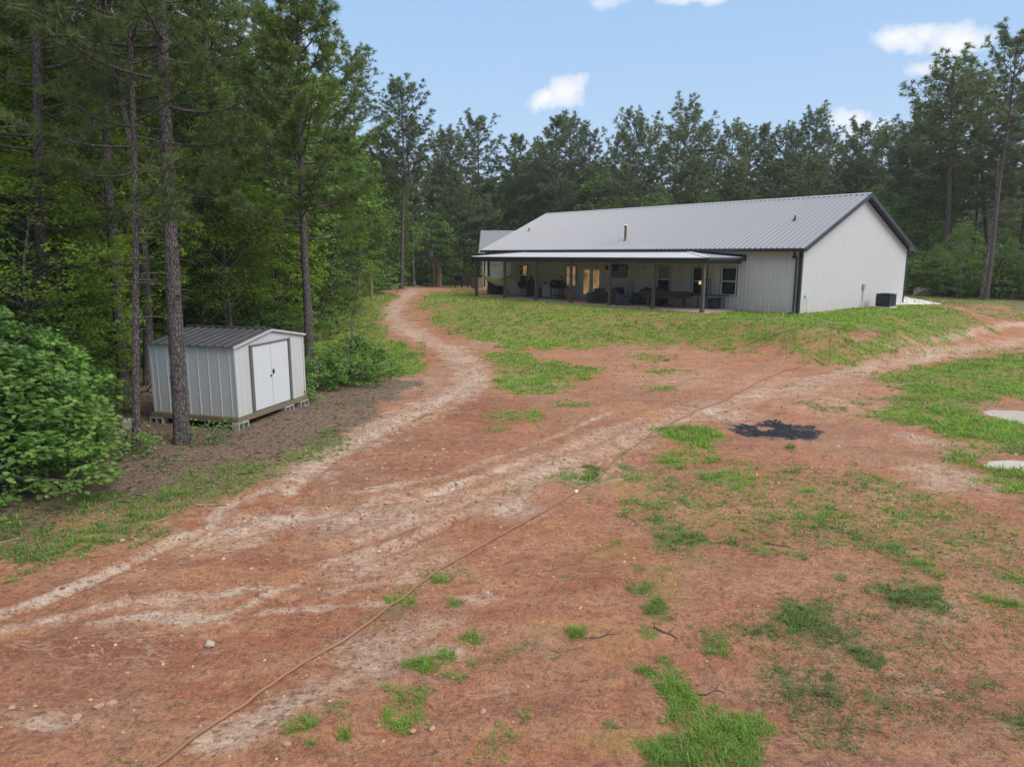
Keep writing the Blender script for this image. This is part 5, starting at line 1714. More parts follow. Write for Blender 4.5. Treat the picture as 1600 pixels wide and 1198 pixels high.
for rank, i in enumerate(order):
    px, py, Y, v = SKY[i]
    p = at_dist(px, py, Y)
    gz = float(ground_h(p[0], Y))
    plant('pine_tree', PINES[v], (MB_, M['pine_hazed']), (p[0], Y, gz - .1), (p[2] - gz) * .945, rs.uniform(0, 6.28),
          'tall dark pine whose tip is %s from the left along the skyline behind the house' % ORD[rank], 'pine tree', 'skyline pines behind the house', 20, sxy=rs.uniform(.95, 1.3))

# --- deep woods behind: filler pines and broadleaves
def in_poly(x, y, P):
    c = False; n = len(P)
    for i in range(n):
        a, b = P[i], P[(i + 1) % n]
        if (a[1] > y) != (b[1] > y) and x < (b[0] - a[0]) * (y - a[1]) / (b[1] - a[1]) + a[0]: c = not c
    return c


def project(X, Y, Z):
    d = Y * _c - (Z - CAMZ) * _s
    return 800 + 1104 * X / d, 599 - 1104 * (Y * _s + (Z - CAMZ) * _c) / d


FOREST = []      # (x,y,r)
def clear(x, y, r):
    for a, b, c in FOREST:
        if (a - x) ** 2 + (b - y) ** 2 < (r + c) ** 2: return False
    return True


def skyline_z(px, py_, Y):
    return at_dist(px, py_, Y)[2]


cnt = 0
for _ in range(4000):
    if cnt >= 84: break
    Y = rs.uniform(72, 104); x = rs.uniform(-30, 82)
    px, _p = project(x, Y, 0)
    if px < 560 or px > 1680: continue
    if not clear(x, Y, 1.5) or (-6 < x < 9 and 60 < Y < 80): continue
    a, b = house_ab(x, Y)
    if -2 < a < 45 and -6 < b < 22: continue
    FOREST.append((x, Y, 1.5)); cnt += 1
    top = skyline_z(px, rs.uniform(248, 318), Y)
    gz = float(ground_h(x, Y))
    plant('pine_tree', PINES[rs.choice((0, 1, 3, 3, 5, 4))], (MB_, M['pine_hazed']), (x, Y, gz - .1), top - gz, rs.uniform(0, 6.28),
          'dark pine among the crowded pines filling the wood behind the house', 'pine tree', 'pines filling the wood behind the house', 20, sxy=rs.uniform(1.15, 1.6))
cnt = 0
for _ in range(4000):
    if cnt >= 46: break
    Y = rs.uniform(66, 84); x = rs.uniform(-18, 66)
    px, _p = project(x, Y, 0)
    if px < 600 or px > 1650 or not clear(x, Y, 1.2): continue
    if -6 < x < 9 and 60 < Y < 80: continue
    a, b = house_ab(x, Y)
    if -2 < a < 45 and -8 < b < 20: continue
    if px < 720 and Y < 82: continue
    FOREST.append((x, Y, 1.2)); cnt += 1
    gz = float(ground_h(x, Y))
    plant('broadleaf_tree', BROAD[rs.randrange(4)], (MG_, M['leaf_dark']), (x, Y, gz - .1), rs.uniform(5, 9.5), rs.uniform(0, 6.28),
          'small green broadleaf tree at the foot of the pines behind the house', 'broadleaf tree', 'broadleaf undergrowth behind the house', 9, sxy=rs.uniform(1.0, 1.5))
# bright broadleaf crowns that stand out behind the roof and left of the wing
for px, py, Y, h, v, lab in ((948, 268, 80, 9.5, 0, 'bright green broadleaf tree showing just above the middle of the house roof'),
                             (1105, 300, 78, 6.0, 2, 'low olive broadleaf tree peeping over the house roof ridge'),
                             (765, 282, 86, 9.0, 1, 'bright green rounded tree behind the ridge of the far wing'),
                             (800, 305, 84, 7.5, 0, 'pale green tree immediately behind the far left slope of the house roof'),
                             (715, 300, 82, 8.0, 2, 'broad green tree left of the far wing behind the timber shelter'),
                             (670, 330, 76, 7.0, 3, 'green broadleaf tree at the far end of the dirt track'),
                             (600, 315, 84, 8.0, 0, 'bright green tree left of the far end of the dirt track'), (640, 335, 88, 7.0, 2, 'low bright green tree closing the end of the dirt track'),
                             (695, 322, 90, 7.5, 1, 'bright leafy tree between the track end and the timber shelter'), (732, 340, 94, 7.0, 3, 'pale green tree directly behind the timber shelter roof'),
                             (1440, 262, 60, 9.0, 1, 'bright leafy tree behind the right end of the gable'),
                             (1415, 310, 60, 7.0, 0, 'light green sapling just right of the gable peak'),
                             (1510, 345, 49, 6.4, 2, 'rounded bright green shrub-like tree between the two right-hand pine trunks'),
                             (1468, 380, 52, 4.6, 0, 'low dense green tree right of the driveway'),
                             (1580, 370, 50, 5.6, 1, 'dark green leafy tree at the right edge behind the leaning pine'),
                             (1440, 385, 58, 4.0, 3, 'low green tree directly beyond the driveway'),
                             (1640, 330, 47, 7.0, 0, 'tall leafy tree cut by the right edge of the view')):
    p = at_dist(px, py, Y); gz = float(ground_h(p[0], Y)); hh = max(h, p[2] - gz)
    plant('broadleaf_tree', BROAD[v], (MG_, M['leaf_dark'] if px > 1410 and 'bright' not in lab else M['leaf']), (p[0], Y, gz - .1), p[2] - gz, rs.uniform(0, 6.28), lab, 'broadleaf tree', None, 9, sxy=.85 if px > 1410 else 1.15)
# shrubs along the far wood edge
for k in range(34):
    px = [612, 640, 668, 690, 712, 735, 1425, 1440, 1455, 1470, 1490, 1505, 1522, 1540, 1556, 1572, 1590, 1610, 1480, 1500, 1530, 1560, 1585, 1600, 655, 625, 700, 680, 1450, 1515, 1548, 1575, 1465, 1595][k]
    if px < 1000: Y = rs.uniform(76, 82)
    else: Y = rs.uniform(50, 56) - (px - 1500) * .02
    p = at_dist(px, 440, Y); gz = float(ground_h(p[0], Y))
    plant('shrub', BUSH[k % 3], (MG_, M['leaf_dark']), (p[0], Y, gz - .1), rs.uniform(1.8, 3.6), rs.uniform(0, 6.28),
          'low green shrub at the edge of the wood beyond the end of the dirt track' if px < 1000 else 'low green shrub at the edge of the wood right of the driveway', 'shrub',
          'shrubs at the end of the track' if px < 1000 else 'shrubs right of the driveway', 2.4, sxy=1.2)
# right-hand pines
for px, pyb, pxt, pyt, Y, v, rr0, lab in ((1543, 468, 1592, 58, 47, 2, 1.0, 'tall pine with a bare leaning trunk at the right edge beside the dirt drive'),
                                         (1470, 425, 1492, 104, 56, 4, 1.3, 'tall spreading pine with a double-looking trunk right of the gable'),
                                         (1484, 422, 1515, 135, 59, 1, 1.2, 'slimmer pine directly behind the tall spreading pine right of the gable'),
                                         (1590, 420, 1625, 90, 57, 3, 1.3, 'dark pine behind the leaning right edge pine'),
                                         (1555, 430, 1545, 120, 61, 1, 1.35, 'full dark pine crowded between the spreading pine and the leaning pine'),
                                         (1600, 440, 1608, 150, 54, 5, 1.4, 'dense dark pine filling the right edge behind the leaning pine'),
                                         (1455, 420, 1462, 175, 68, 1, 1.4, 'dark full pine behind the left side of the spreading pine'),
                                         (1520, 430, 1528, 200, 65, 3, 1.5, 'shorter dark pine low between the two right-hand trunks'),
                                         (1425, 420, 1440, 190, 66, 3, 1.3, 'dense pine just beyond the far end of the gable')):
    t_ = at_dist(pxt, pyt, Y); b_ = at_dist(pxb := px, 440, Y); gz = float(ground_h(b_[0], Y))
    H_ = t_[2] - gz
    o = plant('pine_tree', PINES[v], (MB_, M['pine']), (b_[0], Y, gz - .1), H_, rs.uniform(0, 6.28), lab, 'pine tree', None, 20, sxy=rr0)
    o.rotation_euler = (0, math.atan2(t_[0] - b_[0], H_), 0)
p = at_dist(1533, 465, 47.5)
gz = float(ground_h(p[0], 47.5))
g = NB(); pth = trunk_path(9.3, np.random.default_rng(9), .08, (.2, 0)); V_, F_ = tube_np(pth, .11 * (1 - pth[:, 2] / 9.3) ** .6 + .02, 7); g.add(V_, F_, .5)
for z, az in ((5.2, .4), (6.4, 3.6), (7.5, 1.2), (8.4, 5)):
    q = np.array([np.interp(z, pth[:, 2], pth[:, a]) for a in range(3)]); V_, F_ = tube_np(np.array([q, q + [math.cos(az) * .7, math.sin(az) * .7, .15], q + [math.cos(az) * 1.2, math.sin(az) * 1.2, .05]]), np.array([.03, .02, .008]), 4); g.add(V_, F_, .5)
tag(link('dead_tree', g.mesh('dead_tree', True), MG_, None, (p[0], 47.5, gz - .1)), 'thin bare dead trunk standing close beside the leaning pine', 'dead tree')

# --- the left wood
EDGE = [(-160, 960), (0, 800), (140, 745), (228, 690), (225, 640), (300, 560), (480, 556), (500, 500), (556, 468), (612, 450), (636, 440)]
edge = [tuple(gp(*p)[:2]) for p in EDGE]
LW = edge + [(-14, 96), (-30, 100), (-90, 90), (-70, 8), (-12, 4)]


def edge_dist(x, y):
    return float(line_d(np.array([x]), np.array([y]), np.array(edge))[0])


def shed_ok(x, y, m):
    q, w = math.cos(SYAW), math.sin(SYAW)
    dx, dy = x - SX, y - SY
    a, b = dx * q + dy * w, -dx * w + dy * q
    return not (-m < a < SW + m and -m < b < SD + m)


# heroes first: (photo foot, height, trunk radius, lean, ...)
def hero(px, py, H, R0, lean, lab, **kw):
    g_ = gp(px, py)
    t_ = at_dist(lean[0], lean[1], g_[1])       # the trunk leans so that it passes this point
    lean = ((t_[0] - g_[0]) * H / (t_[2] - g_[2]), .15)
    me = build_pine(kw.pop('seed'), H, R0=R0, lean=lean, **kw)
    o = plant('pine_tree', me, (MB_, kw_mat), tuple(g_ - [0, 0, .06]), H, 0, lab, 'pine tree', None, H)
    FOREST.append((g_[0], g_[1], .9))
    return o


kw_mat = M['pine']
hero(285, 692, 19, .165, (240, 20), 'thick-trunked near pine standing right in front of the metal shed', seed=101, c0=.38, rmax=4.2, nbr=50, npt=34, nw=.010, nl=.25, per=5, twigs=13, wob=.05, dead=16, tspread=.7, rough_bark=True)
hero(213, 700, 11.5, .072, (204, 195), 'thin dark-trunked pine left of the shed in front of the bushes', seed=102, c0=.42, rmax=2.6, nbr=36, npt=28, nw=.009, nl=.22, per=4, twigs=9, wob=.05, dead=14, tspread=.7, rough_bark=True)
kw_mat = M['pine_light']
hero(484, 586, 14.3, .145, (472, 100), 'tall slim pine with an airy feathery crown at the far corner of the shed', seed=103, c0=.33, rmax=3.5, nbr=70, npt=26, nw=.012, nl=.26, per=4, twigs=14, shape='young', wob=.06, dead=9, tspread=.75, rough_bark=True)
kw_mat = M['pine']
hero(60, 640, 15, .16, (50, 200), 'pine standing deep in the bushes at the left edge', seed=104, c0=.30, rmax=3.8, nbr=54, npt=22, nw=.012, nl=.25, per=4, twigs=10, wob=.1, dead=10)
PN2 = [build_pine(s, 18, c0=c, rmax=r, nbr=nb, shape=sh, npt=16, nw=.018, nl=.28, per=4, twigs=9, wob=.16, R0=.125, dead=14, lean=(l, 0)) for s, c, r, nb, sh, l in ((111, .42, 3.2, 50, 'mature', .3), (112, .50, 3.0, 42, 'old', -.3), (113, .36, 3.0, 56, 'mature', .1))]

LEFTP = [(188, 560, 20, 17, 1), (228, 545, 22, 18, 1), (352, 520, 27, 17, 0), (345, 500, 33, 18, 1), (385, 480, 38, 19, 0), (430, 470, 44, 19, 2), (120, 540, 25, 17, 0), (20, 540, 24, 18, 2), (560, 445, 60, 19, 1), (525, 450, 54, 18, 0), (290, 500, 30, 19, 2)]
for k, (px, py, Y, h, v) in enumerate(LEFTP):
    p = at_dist(px, py, Y); gz = float(ground_h(p[0], Y))
    plant('pine_tree', PN2[v], (MB_, M['pine']), (p[0], Y, gz - .1), h, rs.uniform(0, 6.28),
          ['dark pine trunk just left of the thin pine, behind the bushes', 'dark pine trunk seen between the thin pine and the thick pine', 'dark pine trunk rising behind the shed roof', 'slim pine behind the shed roof, set back from its neighbour',
           'pine standing well behind the shed between the thick and slim pines', 'pine at the back of the clearing behind the slim pine', 'pine deep in the bushes left of the thin pine', 'pine at the extreme left edge deep behind the near bush',
           'pine behind the timber gate at the track edge', 'pine left of the timber gate', 'pine behind the left corner of the shed roof'][k], 'pine tree', None, 18, sxy=1.15)
    FOREST.append((p[0], Y, 1.0))

for px, pyt, Y, v, mt, lab in ((62, 70, 21, 0, 'leaf', 'tall yellow green leafy tree high at the left edge behind the near bush'), (150, 160, 22, 1, 'leaf', 'tall leafy tree between the left edge and the thin pine'),
                             (12, 240, 17.5, 1, 'leaf_dark', 'leafy tree at the left edge just above the near bush'), (105, 330, 19, 0, 'leaf', 'lower leafy tree left of the thin pine'),
                             (345, 215, 26, 1, 'leaf', 'leafy tree rising behind the shed roof between the two tall pines'), (415, 290, 30, 0, 'leaf', 'bright leafy tree behind the shed gable'),
                             (275, 90, 27, 0, 'leaf', 'tall leafy tree high behind the thick pine'), (545, 250, 44, 1, 'leaf', 'bright leafy tree right of the slim pine crown'), (200, 380, 24, 1, 'leaf', 'low leafy tree directly behind the thin pine'), (105, -60, 25, 0, 'leaf', 'tallest leafy tree at upper left between the pine trunks'),
                             (18, 0, 23, 1, 'leaf', 'tall leafy tree whose crown fills the top left corner'), (335, 110, 31, 0, 'leaf', 'tall leafy tree between the thick pine and the slim pine'),
                             (410, 170, 37, 1, 'leaf', 'tall leafy tree immediately left of the slim pine trunk'), (520, 300, 38, 0, 'leaf', 'lower bright leafy tree right of the slim pine trunk')):
    p = at_dist(px, pyt, Y); gz = float(ground_h(p[0], Y)); hh = p[2] - gz
    plant('broadleaf_tree', BROADN[v] if Y < 40 else BROAD[v], (MG_, M[mt]), (p[0], Y, gz - .1), hh, rs.uniform(0, 6.28), lab, 'broadleaf tree', None, 9, sxy=min(1.1, 7.5 / hh))
    FOREST.append((p[0], Y, .7))
cnt = 0
for _ in range(9000):
    if cnt >= 34: break
    Y = 10 + 82 * rs.random() ** 1.15
    x = rs.uniform(-.82, -.05) * (Y + 4)
    if not in_poly(x, Y, LW): continue
    ed = edge_dist(x, Y)
    if ed < 2.2 or Y < 22: continue
    px, _p = project(x, Y, 2)
    if px < -160: continue
    if not clear(x, Y, 1.3) or not shed_ok(x, Y, 2.2): continue
    FOREST.append((x, Y, 1.3)); cnt += 1
    gz = float(ground_h(x, Y))
    near = Y < 45
    lib = PN2 if near else PINES
    h = rs.uniform(14, 18.5) if near else rs.uniform(15, 19)
    if Y > 55: h = min(h, at_dist(px, rs.uniform(175, 240), Y)[2] - gz) if px > 560 else h
    plant('pine_tree', lib[rs.randrange(3)], (MB_, M['pine'] if rs.random() < .65 else M['pine_light']), (x, Y, gz - .1), h, rs.uniform(0, 6.28),
          'pine among the crowded trees of the wood behind and left of the shed' if px < 480 else 'pine in the wood along the left side of the dirt track', 'pine tree',
          'pines of the left wood' if px < 480 else 'pines left of the track', 18 if near else 20, sxy=rs.uniform(1.0, 1.25))
cnt = 0
for _ in range(9000):
    if cnt >= 120: break
    Y = 11 + 72 * rs.random() ** 1.5
    x = rs.uniform(-.80, -.05) * (Y + 3)
    if not in_poly(x, Y, LW): continue
    ed = edge_dist(x, Y)
    if ed < 1.1 or (ed > 16 and Y > 40) or Y < 18.5: continue
    px, _p = project(x, Y, 2)
    if px < -160: continue
    if not clear(x, Y, .75) or not shed_ok(x, Y, 2.0): continue
    FOREST.append((x, Y, .75)); cnt += 1
    gz = float(ground_h(x, Y))
    h = rs.uniform(4.0, 9.5) if cnt % 3 else rs.uniform(9.5, 14.5)
    h = min(h, (Y - 8) * .95) if Y < 20 else h
    if 120 < px < 330 and Y < 22: continue
    plant('broadleaf_tree', BROADN[rs.randrange(2)] if Y < 28 else BROAD[rs.randrange(4)], (MG_, M['leaf'] if rs.random() < .65 else M['leaf_dark']), (x, Y, gz - .1), h, rs.uniform(0, 6.28),
          'leafy green understorey tree in the wood behind and left of the shed' if px < 480 else 'leafy green tree in the wood edge along the left of the track', 'broadleaf tree',
          'broadleaf trees of the left wood' if px < 480 else 'broadleaf trees left of the track', 9, sxy=rs.uniform(.95, 1.35))
cnt = 0
for _ in range(9000):
    if cnt >= 70: break
    Y = 11 + 66 * rs.random() ** 1.5
    x = rs.uniform(-.80, -.05) * (Y + 3)
    if not in_poly(x, Y, LW): continue
    ed = edge_dist(x, Y)
    if ed > 5 or ed < .4: continue
    px, _p = project(x, Y, 1)
    if px < -100 or not clear(x, Y, .35) or not shed_ok(x, Y, 1.5): continue
    if (125 < px < 330 and Y < 24) or (Y < 17 and px > 20): continue
    FOREST.append((x, Y, .5)); cnt += 1
    gz = float(ground_h(x, Y))
    plant('shrub', BUSH[rs.randrange(3)], (MG_, M['leaf'] if rs.random() < .5 else M['leaf_dark']), (x, Y, gz - .05), rs.uniform(1.0, 2.8), rs.uniform(0, 6.28),
          'green shrub at the foot of the wood behind and left of the shed' if px < 480 else 'green shrub at the foot of the wood left of the track', 'shrub',
          'shrubs of the left wood' if px < 480 else 'shrubs left of the track', 2.4, sxy=rs.uniform(1.0, 1.5))

# the big near bush at the left edge and its neighbours: lobed leaves
def nearbush(seed, px, py, h, rx, lab, n=300, lps=30, leaf=.12, mat='leaf_near', c0=.03, star=True, cat='shrub', spr=.30, kind='shrub'):
    g_ = gp(px, py)
    me = build_broadleaf(seed, h, c0=c0, rx=rx, nspr=int(n * .62), lps=int(lps * .8), leaf=leaf * 1.08, R0=.03, star=star, spr=spr * .92, wob=.06, bottom=.85, surf=.22, ragged=1.35)
    return plant(kind, me, (MG_, M[mat]), tuple(g_ - [0, 0, .03]), h, 0, lab, cat, None, h)


nearbush(201, 36, 752, 2.3, 1.2, 'large leafy sweetgum bush filling the left edge nearest the viewer', 430, 34)
nearbush(202, -40, 740, 3.4, 1.7, 'tall leafy bush cut by the left edge behind the nearest bush', 420, 32)
nearbush(203, 66, 695, 2.6, .85, 'leafy bush just behind and right of the large near bush', 300, 30)
nearbush(218, 105, 660, 1.7, 1.0, 'low dark bush behind the near bush, closest to the thin pine', 190, 26, .10, mat='leaf_dark')
nearbush(219, 15, 620, 3.4, 1.5, 'dark leafy bush directly behind the large near bush', 320, 28, .12, mat='leaf_dark')
nearbush(204, 30, 640, 4.6, 2.2, 'tall spreading maple sapling behind the near bush', 480, 32, .14, cat='broadleaf tree', c0=.2, spr=.42, kind='broadleaf_tree')
nearbush(205, 85, 610, 5.4, 1.45, 'slender maple sapling over the gap left of the thin pine', 460, 32, .14, cat='broadleaf tree', c0=.28, spr=.42, kind='broadleaf_tree')
nearbush(206, 190, 712, .7, .55, 'low pale green weed clump at the foot of the thin pine', 60, 20, .08)
nearbush(207, 330, 690, .62, .42, 'small weed clump growing beside the thick pine trunk', 40, 18, .07)
nearbush(208, 352, 655, .75, .30, 'thin leafy weed growing up in front of the shed wall', 26, 12, .07)
nearbush(209, 468, 628, .85, .50, 'bright leafy weed clump at the right corner of the shed', 90, 24, .09)
nearbush(210, 545, 598, 1.5, 1.15, 'rounded green shrub in the grass right of the slim pine', 230, 28, .09)
nearbush(211, 505, 605, 1.15, .85, 'low green shrub at the foot of the slim pine', 150, 26, .09)
nearbush(212, 585, 592, 1.1, .8, 'small dark shrub at the right end of the shrubs beside the track', 110, 24, .08)
nearbush(213, 550, 560, 2.6, .55, 'tall thin sapling rising out of the shrubs beside the slim pine', 60, 20, .09, c0=.1)
nearbush(214, 618, 585, .45, .35, 'small weed mound at the grass edge by the track', 40, 20, .06)
nearbush(215, 600, 452, 2.6, 1.9, 'rounded glossy green bush right of the timber gate', 220, 26, .14, star=False)
nearbush(216, 585, 460, 2.0, 1.5, 'green bush between the timber gate and the rounded bush', 160, 26, .13, star=False)
nearbush(217, 245, 730, .28, .3, 'tiny weed clump in front of the thin pine', 24, 14, .05)

# dense woods far behind everything, read as one mass
rngw = np.random.default_rng(77)
nbm = NB()
Pq = []
for _ in range(5200):
    t = rngw.uniform(0, 1)
    az = R(-44 + 88 * t)
    rr_ = rngw.uniform(104, 128)
    x, y = rr_ * math.sin(az), rr_ * math.cos(az)
    topz = 11 + 5 * float(fbm(np.array([az * 30]), np.array([0.]), 1.0, 3, 5)[0])
    z = rngw.uniform(-.5, topz)
    Pq.append((x, y, z))
Pq = np.array(Pq)
rep = np.repeat(Pq, 16, 0) + rngw.normal(0, 1, (len(Pq) * 16, 3)) * [1.1, 1.1, .8]
dd_ = rngw.normal(0, 1, rep.shape)
leaves(nbm, rep, dd_, rngw, .75, up=.3, tone=np.repeat(rngw.uniform(0, .7, len(Pq)), 16))
tag(link('woods', nbm.mesh('woods'), M['pine']), 'distant dark mass of woodland closing off the view behind all the trees', 'woods', kind='stuff')
# ------------------------------------------------------------------ grass, litter, pebbles
rg = np.random.default_rng(404)
gm_ = mk[0].reshape(nr_, nt_); tm_ = mk[1].reshape(nr_, nt_); lm_ = mk[5].reshape(nr_, nt_); cm2 = mk[6].reshape(nr_, nt_); pm_ = mk[2].reshape(nr_, nt_)


def scatter(dens, n_max=None, rmax=62.):
    """random ground points; dens(gridpoint arrays) in points per square metre -> X, Y, row, col"""
    dr = np.gradient(rad)[:, None]; da = np.gradient(th)[None, :]
    area = np.abs(RD * dr * da)
    sel = (np.abs(TH) < R(41)) & (RD < rmax) & (RD > 3.4)
    lam = np.where(sel, area * dens, 0)
    if n_max and lam.sum() > n_max: lam *= n_max / lam.sum()
    k = rg.poisson(lam)
    ri, ci = np.nonzero(k)
    ri, ci = np.repeat(ri, k[ri, ci]), np.repeat(ci, k[ri, ci])
    r_ = rad[ri] + rg.uniform(-.5, .5, len(ri)) * dr[ri, 0]
    t_ = th[ci] + rg.uniform(-.5, .5, len(ri)) * R(86 / 559)
    return r_ * np.sin(t_), r_ * np.cos(t_), ri, ci


def on_pad(X, Y):
    a, b = house_ab(X, Y)
    slab = (a > UR - .35) & (a < UL + .3) & (b > -PORCH - .3) & (b < .1)
    return slab | ((a > -.05) & (a < HL + .1) & (b > -.05) & (b < HW + .1))


d_ = RD
fine = fbm(GX, GY, 2.4, 4, 505)
clump = sstep(.42, .62, fbm(GX, GY, 6.5, 3, 515))
clump = clump + (1 - clump) * sstep(18, 32, d_) * .6
clump = np.maximum(clump, sstep(.62, .95, gm_) * .85)
cover = np.clip(sstep(.05, .58, gm_) * (.22 + .78 * clump) * (.55 + .9 * fine), 0, 1.3)
X, Y, ri, ci = scatter(cover * np.clip(520 * (9.0 / d_) ** 2, 18, 1000), 100000)
keep = ~on_pad(X, Y)
X, Y, ri, ci = X[keep], Y[keep], ri[keep], ci[keep]
n = len(X)
D0 = np.hypot(X, Y)
sc = np.clip(D0 / 9.0, .75, 4.0)
nb_ = 6
m = n * nb_
az = rg.uniform(0, 2 * np.pi, m)
rp = lambda a: np.repeat(a, nb_)
off = rp(sc ** .8) * rg.uniform(0, .055, m)
bx_, by_ = rp(X) + np.cos(az) * off, rp(Y) + np.sin(az) * off
bz_ = ground_h(bx_, by_) - .006
gmn = np.clip(gm_[ri, ci], 0, 1)
hgt = rp((.020 + .056 * gmn * clump[ri, ci] ** .7) * (.7 + .6 * fine[ri, ci]) * np.clip(sc, 1, 1.35)) * np.clip(rg.lognormal(-.1, .42, m), .3, 2.2)
wd = rp(.0042 * sc) * rg.uniform(.7, 1.3, m)
outl = hgt * rg.uniform(.35, 1.25, m)
dx, dy = np.cos(az), np.sin(az)
az2 = az + rg.normal(0, .5, m)
dx2, dy2 = np.cos(az2), np.sin(az2)
base = np.stack([bx_, by_, bz_], 1)
side = np.stack([-dy, dx, np.zeros(m)], 1) * wd[:, None]
mid = base + np.stack([dx * outl * .35, dy * outl * .35, hgt * .62], 1)
tip = base + np.stack([dx2 * outl, dy2 * outl, hgt * rg.uniform(.55, 1.0, m)], 1)
Vg = np.stack([base - side, base + side, mid + side * .8, mid - side * .8, tip], 1).reshape(-1, 3)
i5 = np.arange(m)[:, None] * 5
tone_ = np.clip(rp(tm_[ri, ci]) * .85 + .02 + rg.normal(0, .13, m) + rp(rg.normal(0, .12, n) + (fbm(X, Y, .8, 3, 909) - .5) * .8), 0, 1)
hgt_var = None
gr = np_mesh('grass', Vg, [np.hstack([i5, i5 + 1, i5 + 2, i5 + 3]), np.hstack([i5 + 3, i5 + 2, i5 + 4])], False, {'tone': ('FLOAT', np.repeat(tone_, 5))})
tag(link('grass', gr, M['grass']), 'patches of short green grass and weeds growing through the red clay', 'grass', kind='stuff')

# flat little weeds and seedlings thinning out over the soil
X, Y, ri, ci = scatter((sstep(.02, .25, gm_) * (.15 + fine) * (1.15 - .6 * sstep(.5, 1, gm_)) + .03 * (fine > .55)) * (lm_ < .95) * (cm2 < .1) * np.clip(330 * (9 / d_) ** 2, 5, 600), 60000, 45)
keep = ~on_pad(X, Y); X, Y, ri, ci = X[keep], Y[keep], ri[keep], ci[keep]
n = len(X); nbw = NB(); ang = rg.uniform(0, 6.28, n)
szs = .022 * np.clip(np.hypot(X, Y) / 9, .8, 3.2)
for k_ in range(3):
    a_ = ang + k_ * 2.1 + rg.normal(0, .3, n)
    sel_ = rg.uniform(0, 1, n) < .85
    for lo_, hi_ in ((0, 1.2), (1.2, 2), (2, 9)):
        q_ = sel_ & (szs / .022 >= lo_) & (szs / .022 < hi_)
        if q_.any():
            leaves(nbw, np.stack([X, Y, ground_h(X, Y) + rg.uniform(.002, .02, n)], 1)[q_], np.stack([np.cos(a_), np.sin(a_), rg.uniform(.1, .7, n)], 1)[q_], rg, .022 * {0: 1.0, 1.2: 1.6, 2: 2.8}[lo_], up=1.0,
                   tone=np.clip(tm_[ri, ci] * .8 + rg.normal(.05, .16, n), 0, 1)[q_], narrow=.9)
tag(link('weeds', nbw.mesh('weeds'), M['grass']), 'thin scatter of tiny green weeds and seedlings over the bare clay', 'weeds', kind='stuff')

# dead leaves and pine straw under the trees
X, Y, ri, ci = scatter(np.clip(lm_, 0, 1) * np.clip(230 * (12 / d_) ** 2, 3, 300) * (.3 + fine) + .25 * (d_ < 16) * (lm_ < .1), 38000, 40)
n = len(X); Z = ground_h(X, Y) + rg.uniform(.003, .02, n)
nbl = NB()
ang = rg.uniform(0, 6.28, n)
leaves(nbl, np.stack([X, Y, Z], 1), np.stack([np.cos(ang), np.sin(ang), rg.normal(0, .12, n)], 1), rg, .05, up=1.2, narrow=.8)
tw = rg.uniform(0, 1, n) < .12
leaves(nbl, np.stack([X, Y, Z + .01], 1)[tw], np.stack([np.cos(ang), np.sin(ang), rg.normal(0, .1, n)], 1)[tw], rg, .20, up=1.2, narrow=.035)
tag(link('leaf_litter', nbl.mesh('leaf_litter'), M['litter']), 'brown dead leaves scattered under the trees by the shed', 'leaf litter', kind='stuff')

# pebbles and crumbs of clay
X, Y, ri, ci = scatter((.35 + .9 * fine + 1.6 * pm_ + 1.2 * (GX < -1)) * (gm_ < .5) * (cm2 < .3) * (lm_ < .6) * np.clip(26 * (9 / d_) ** 1.6, 1, 60), 26000, 34)
n = len(X)
r_ = (.006 + .022 * rg.uniform(0, 1, n) ** 4) * np.clip(np.hypot(X, Y) / 8, .8, 1.8)
T8 = np.array([(1, 0, 0), (.3, .9, .1), (-.8, .6, 0), (-.9, -.5, .1), (.1, -1, 0), (.1, .1, .8), (.45, -.2, .62)])
TF8 = np.array([(0, 1, 6), (1, 5, 6), (1, 2, 5), (2, 3, 5), (3, 4, 5), (4, 6, 5), (4, 0, 6)])
a_ = rg.uniform(0, 6.28, n)
ca_, sa__ = np.cos(a_)[:, None], np.sin(a_)[:, None]
j_ = T8[None] * rg.uniform(.7, 1.3, (n, 7, 3)) * r_[:, None, None]
Vp = np.stack([j_[..., 0] * ca_ - j_[..., 1] * sa__, j_[..., 0] * sa__ + j_[..., 1] * ca_, j_[..., 2] - .002], -1) + np.stack([X, Y, ground_h(X, Y)], 1)[:, None, :]
Fp = (TF8[None] + (np.arange(n) * 7)[:, None, None]).reshape(-1, 3)
tag(link('gravel', np_mesh('gravel', Vp.reshape(-1, 3), Fp, False, {'tone': ('FLOAT', np.repeat(rg.uniform(0, 1, n) ** 1.6, 7))}), M['pebble']), 'small loose stones and clods scattered over the clay', 'gravel', kind='stuff')

# charred remains of a bonfire
X, Y, ri, ci = scatter(np.where(cm2 > .2, 700., 0), 9000, 34)
n = len(X)
r_ = .008 + .026 * rg.uniform(0, 1, n) ** 2.5
a_ = rg.uniform(0, 6.28, n); ca_, sa__ = np.cos(a_)[:, None], np.sin(a_)[:, None]
j_ = T8[None] * rg.uniform(.6, 1.4, (n, 7, 3)) * r_[:, None, None] * np.array([1.3, .6, .8])
Vp = np.stack([j_[..., 0] * ca_ - j_[..., 1] * sa__, j_[..., 0] * sa__ + j_[..., 1] * ca_, j_[..., 2]], -1) + np.stack([X, Y, ground_h(X, Y) + rg.uniform(-.004, .008, n)], 1)[:, None, :]
Fp = (TF8[None] + (np.arange(n) * 7)[:, None, None]).reshape(-1, 3)
tag(link('charcoal', np_mesh('charcoal', Vp.reshape(-1, 3), Fp, False, {'tone': ('FLOAT', np.repeat(rg.uniform(0, 1, n) ** 2, 7))}), M['ash']), 'black charred remains of a bonfire spread on the bare clay', 'charcoal', kind='stuff')
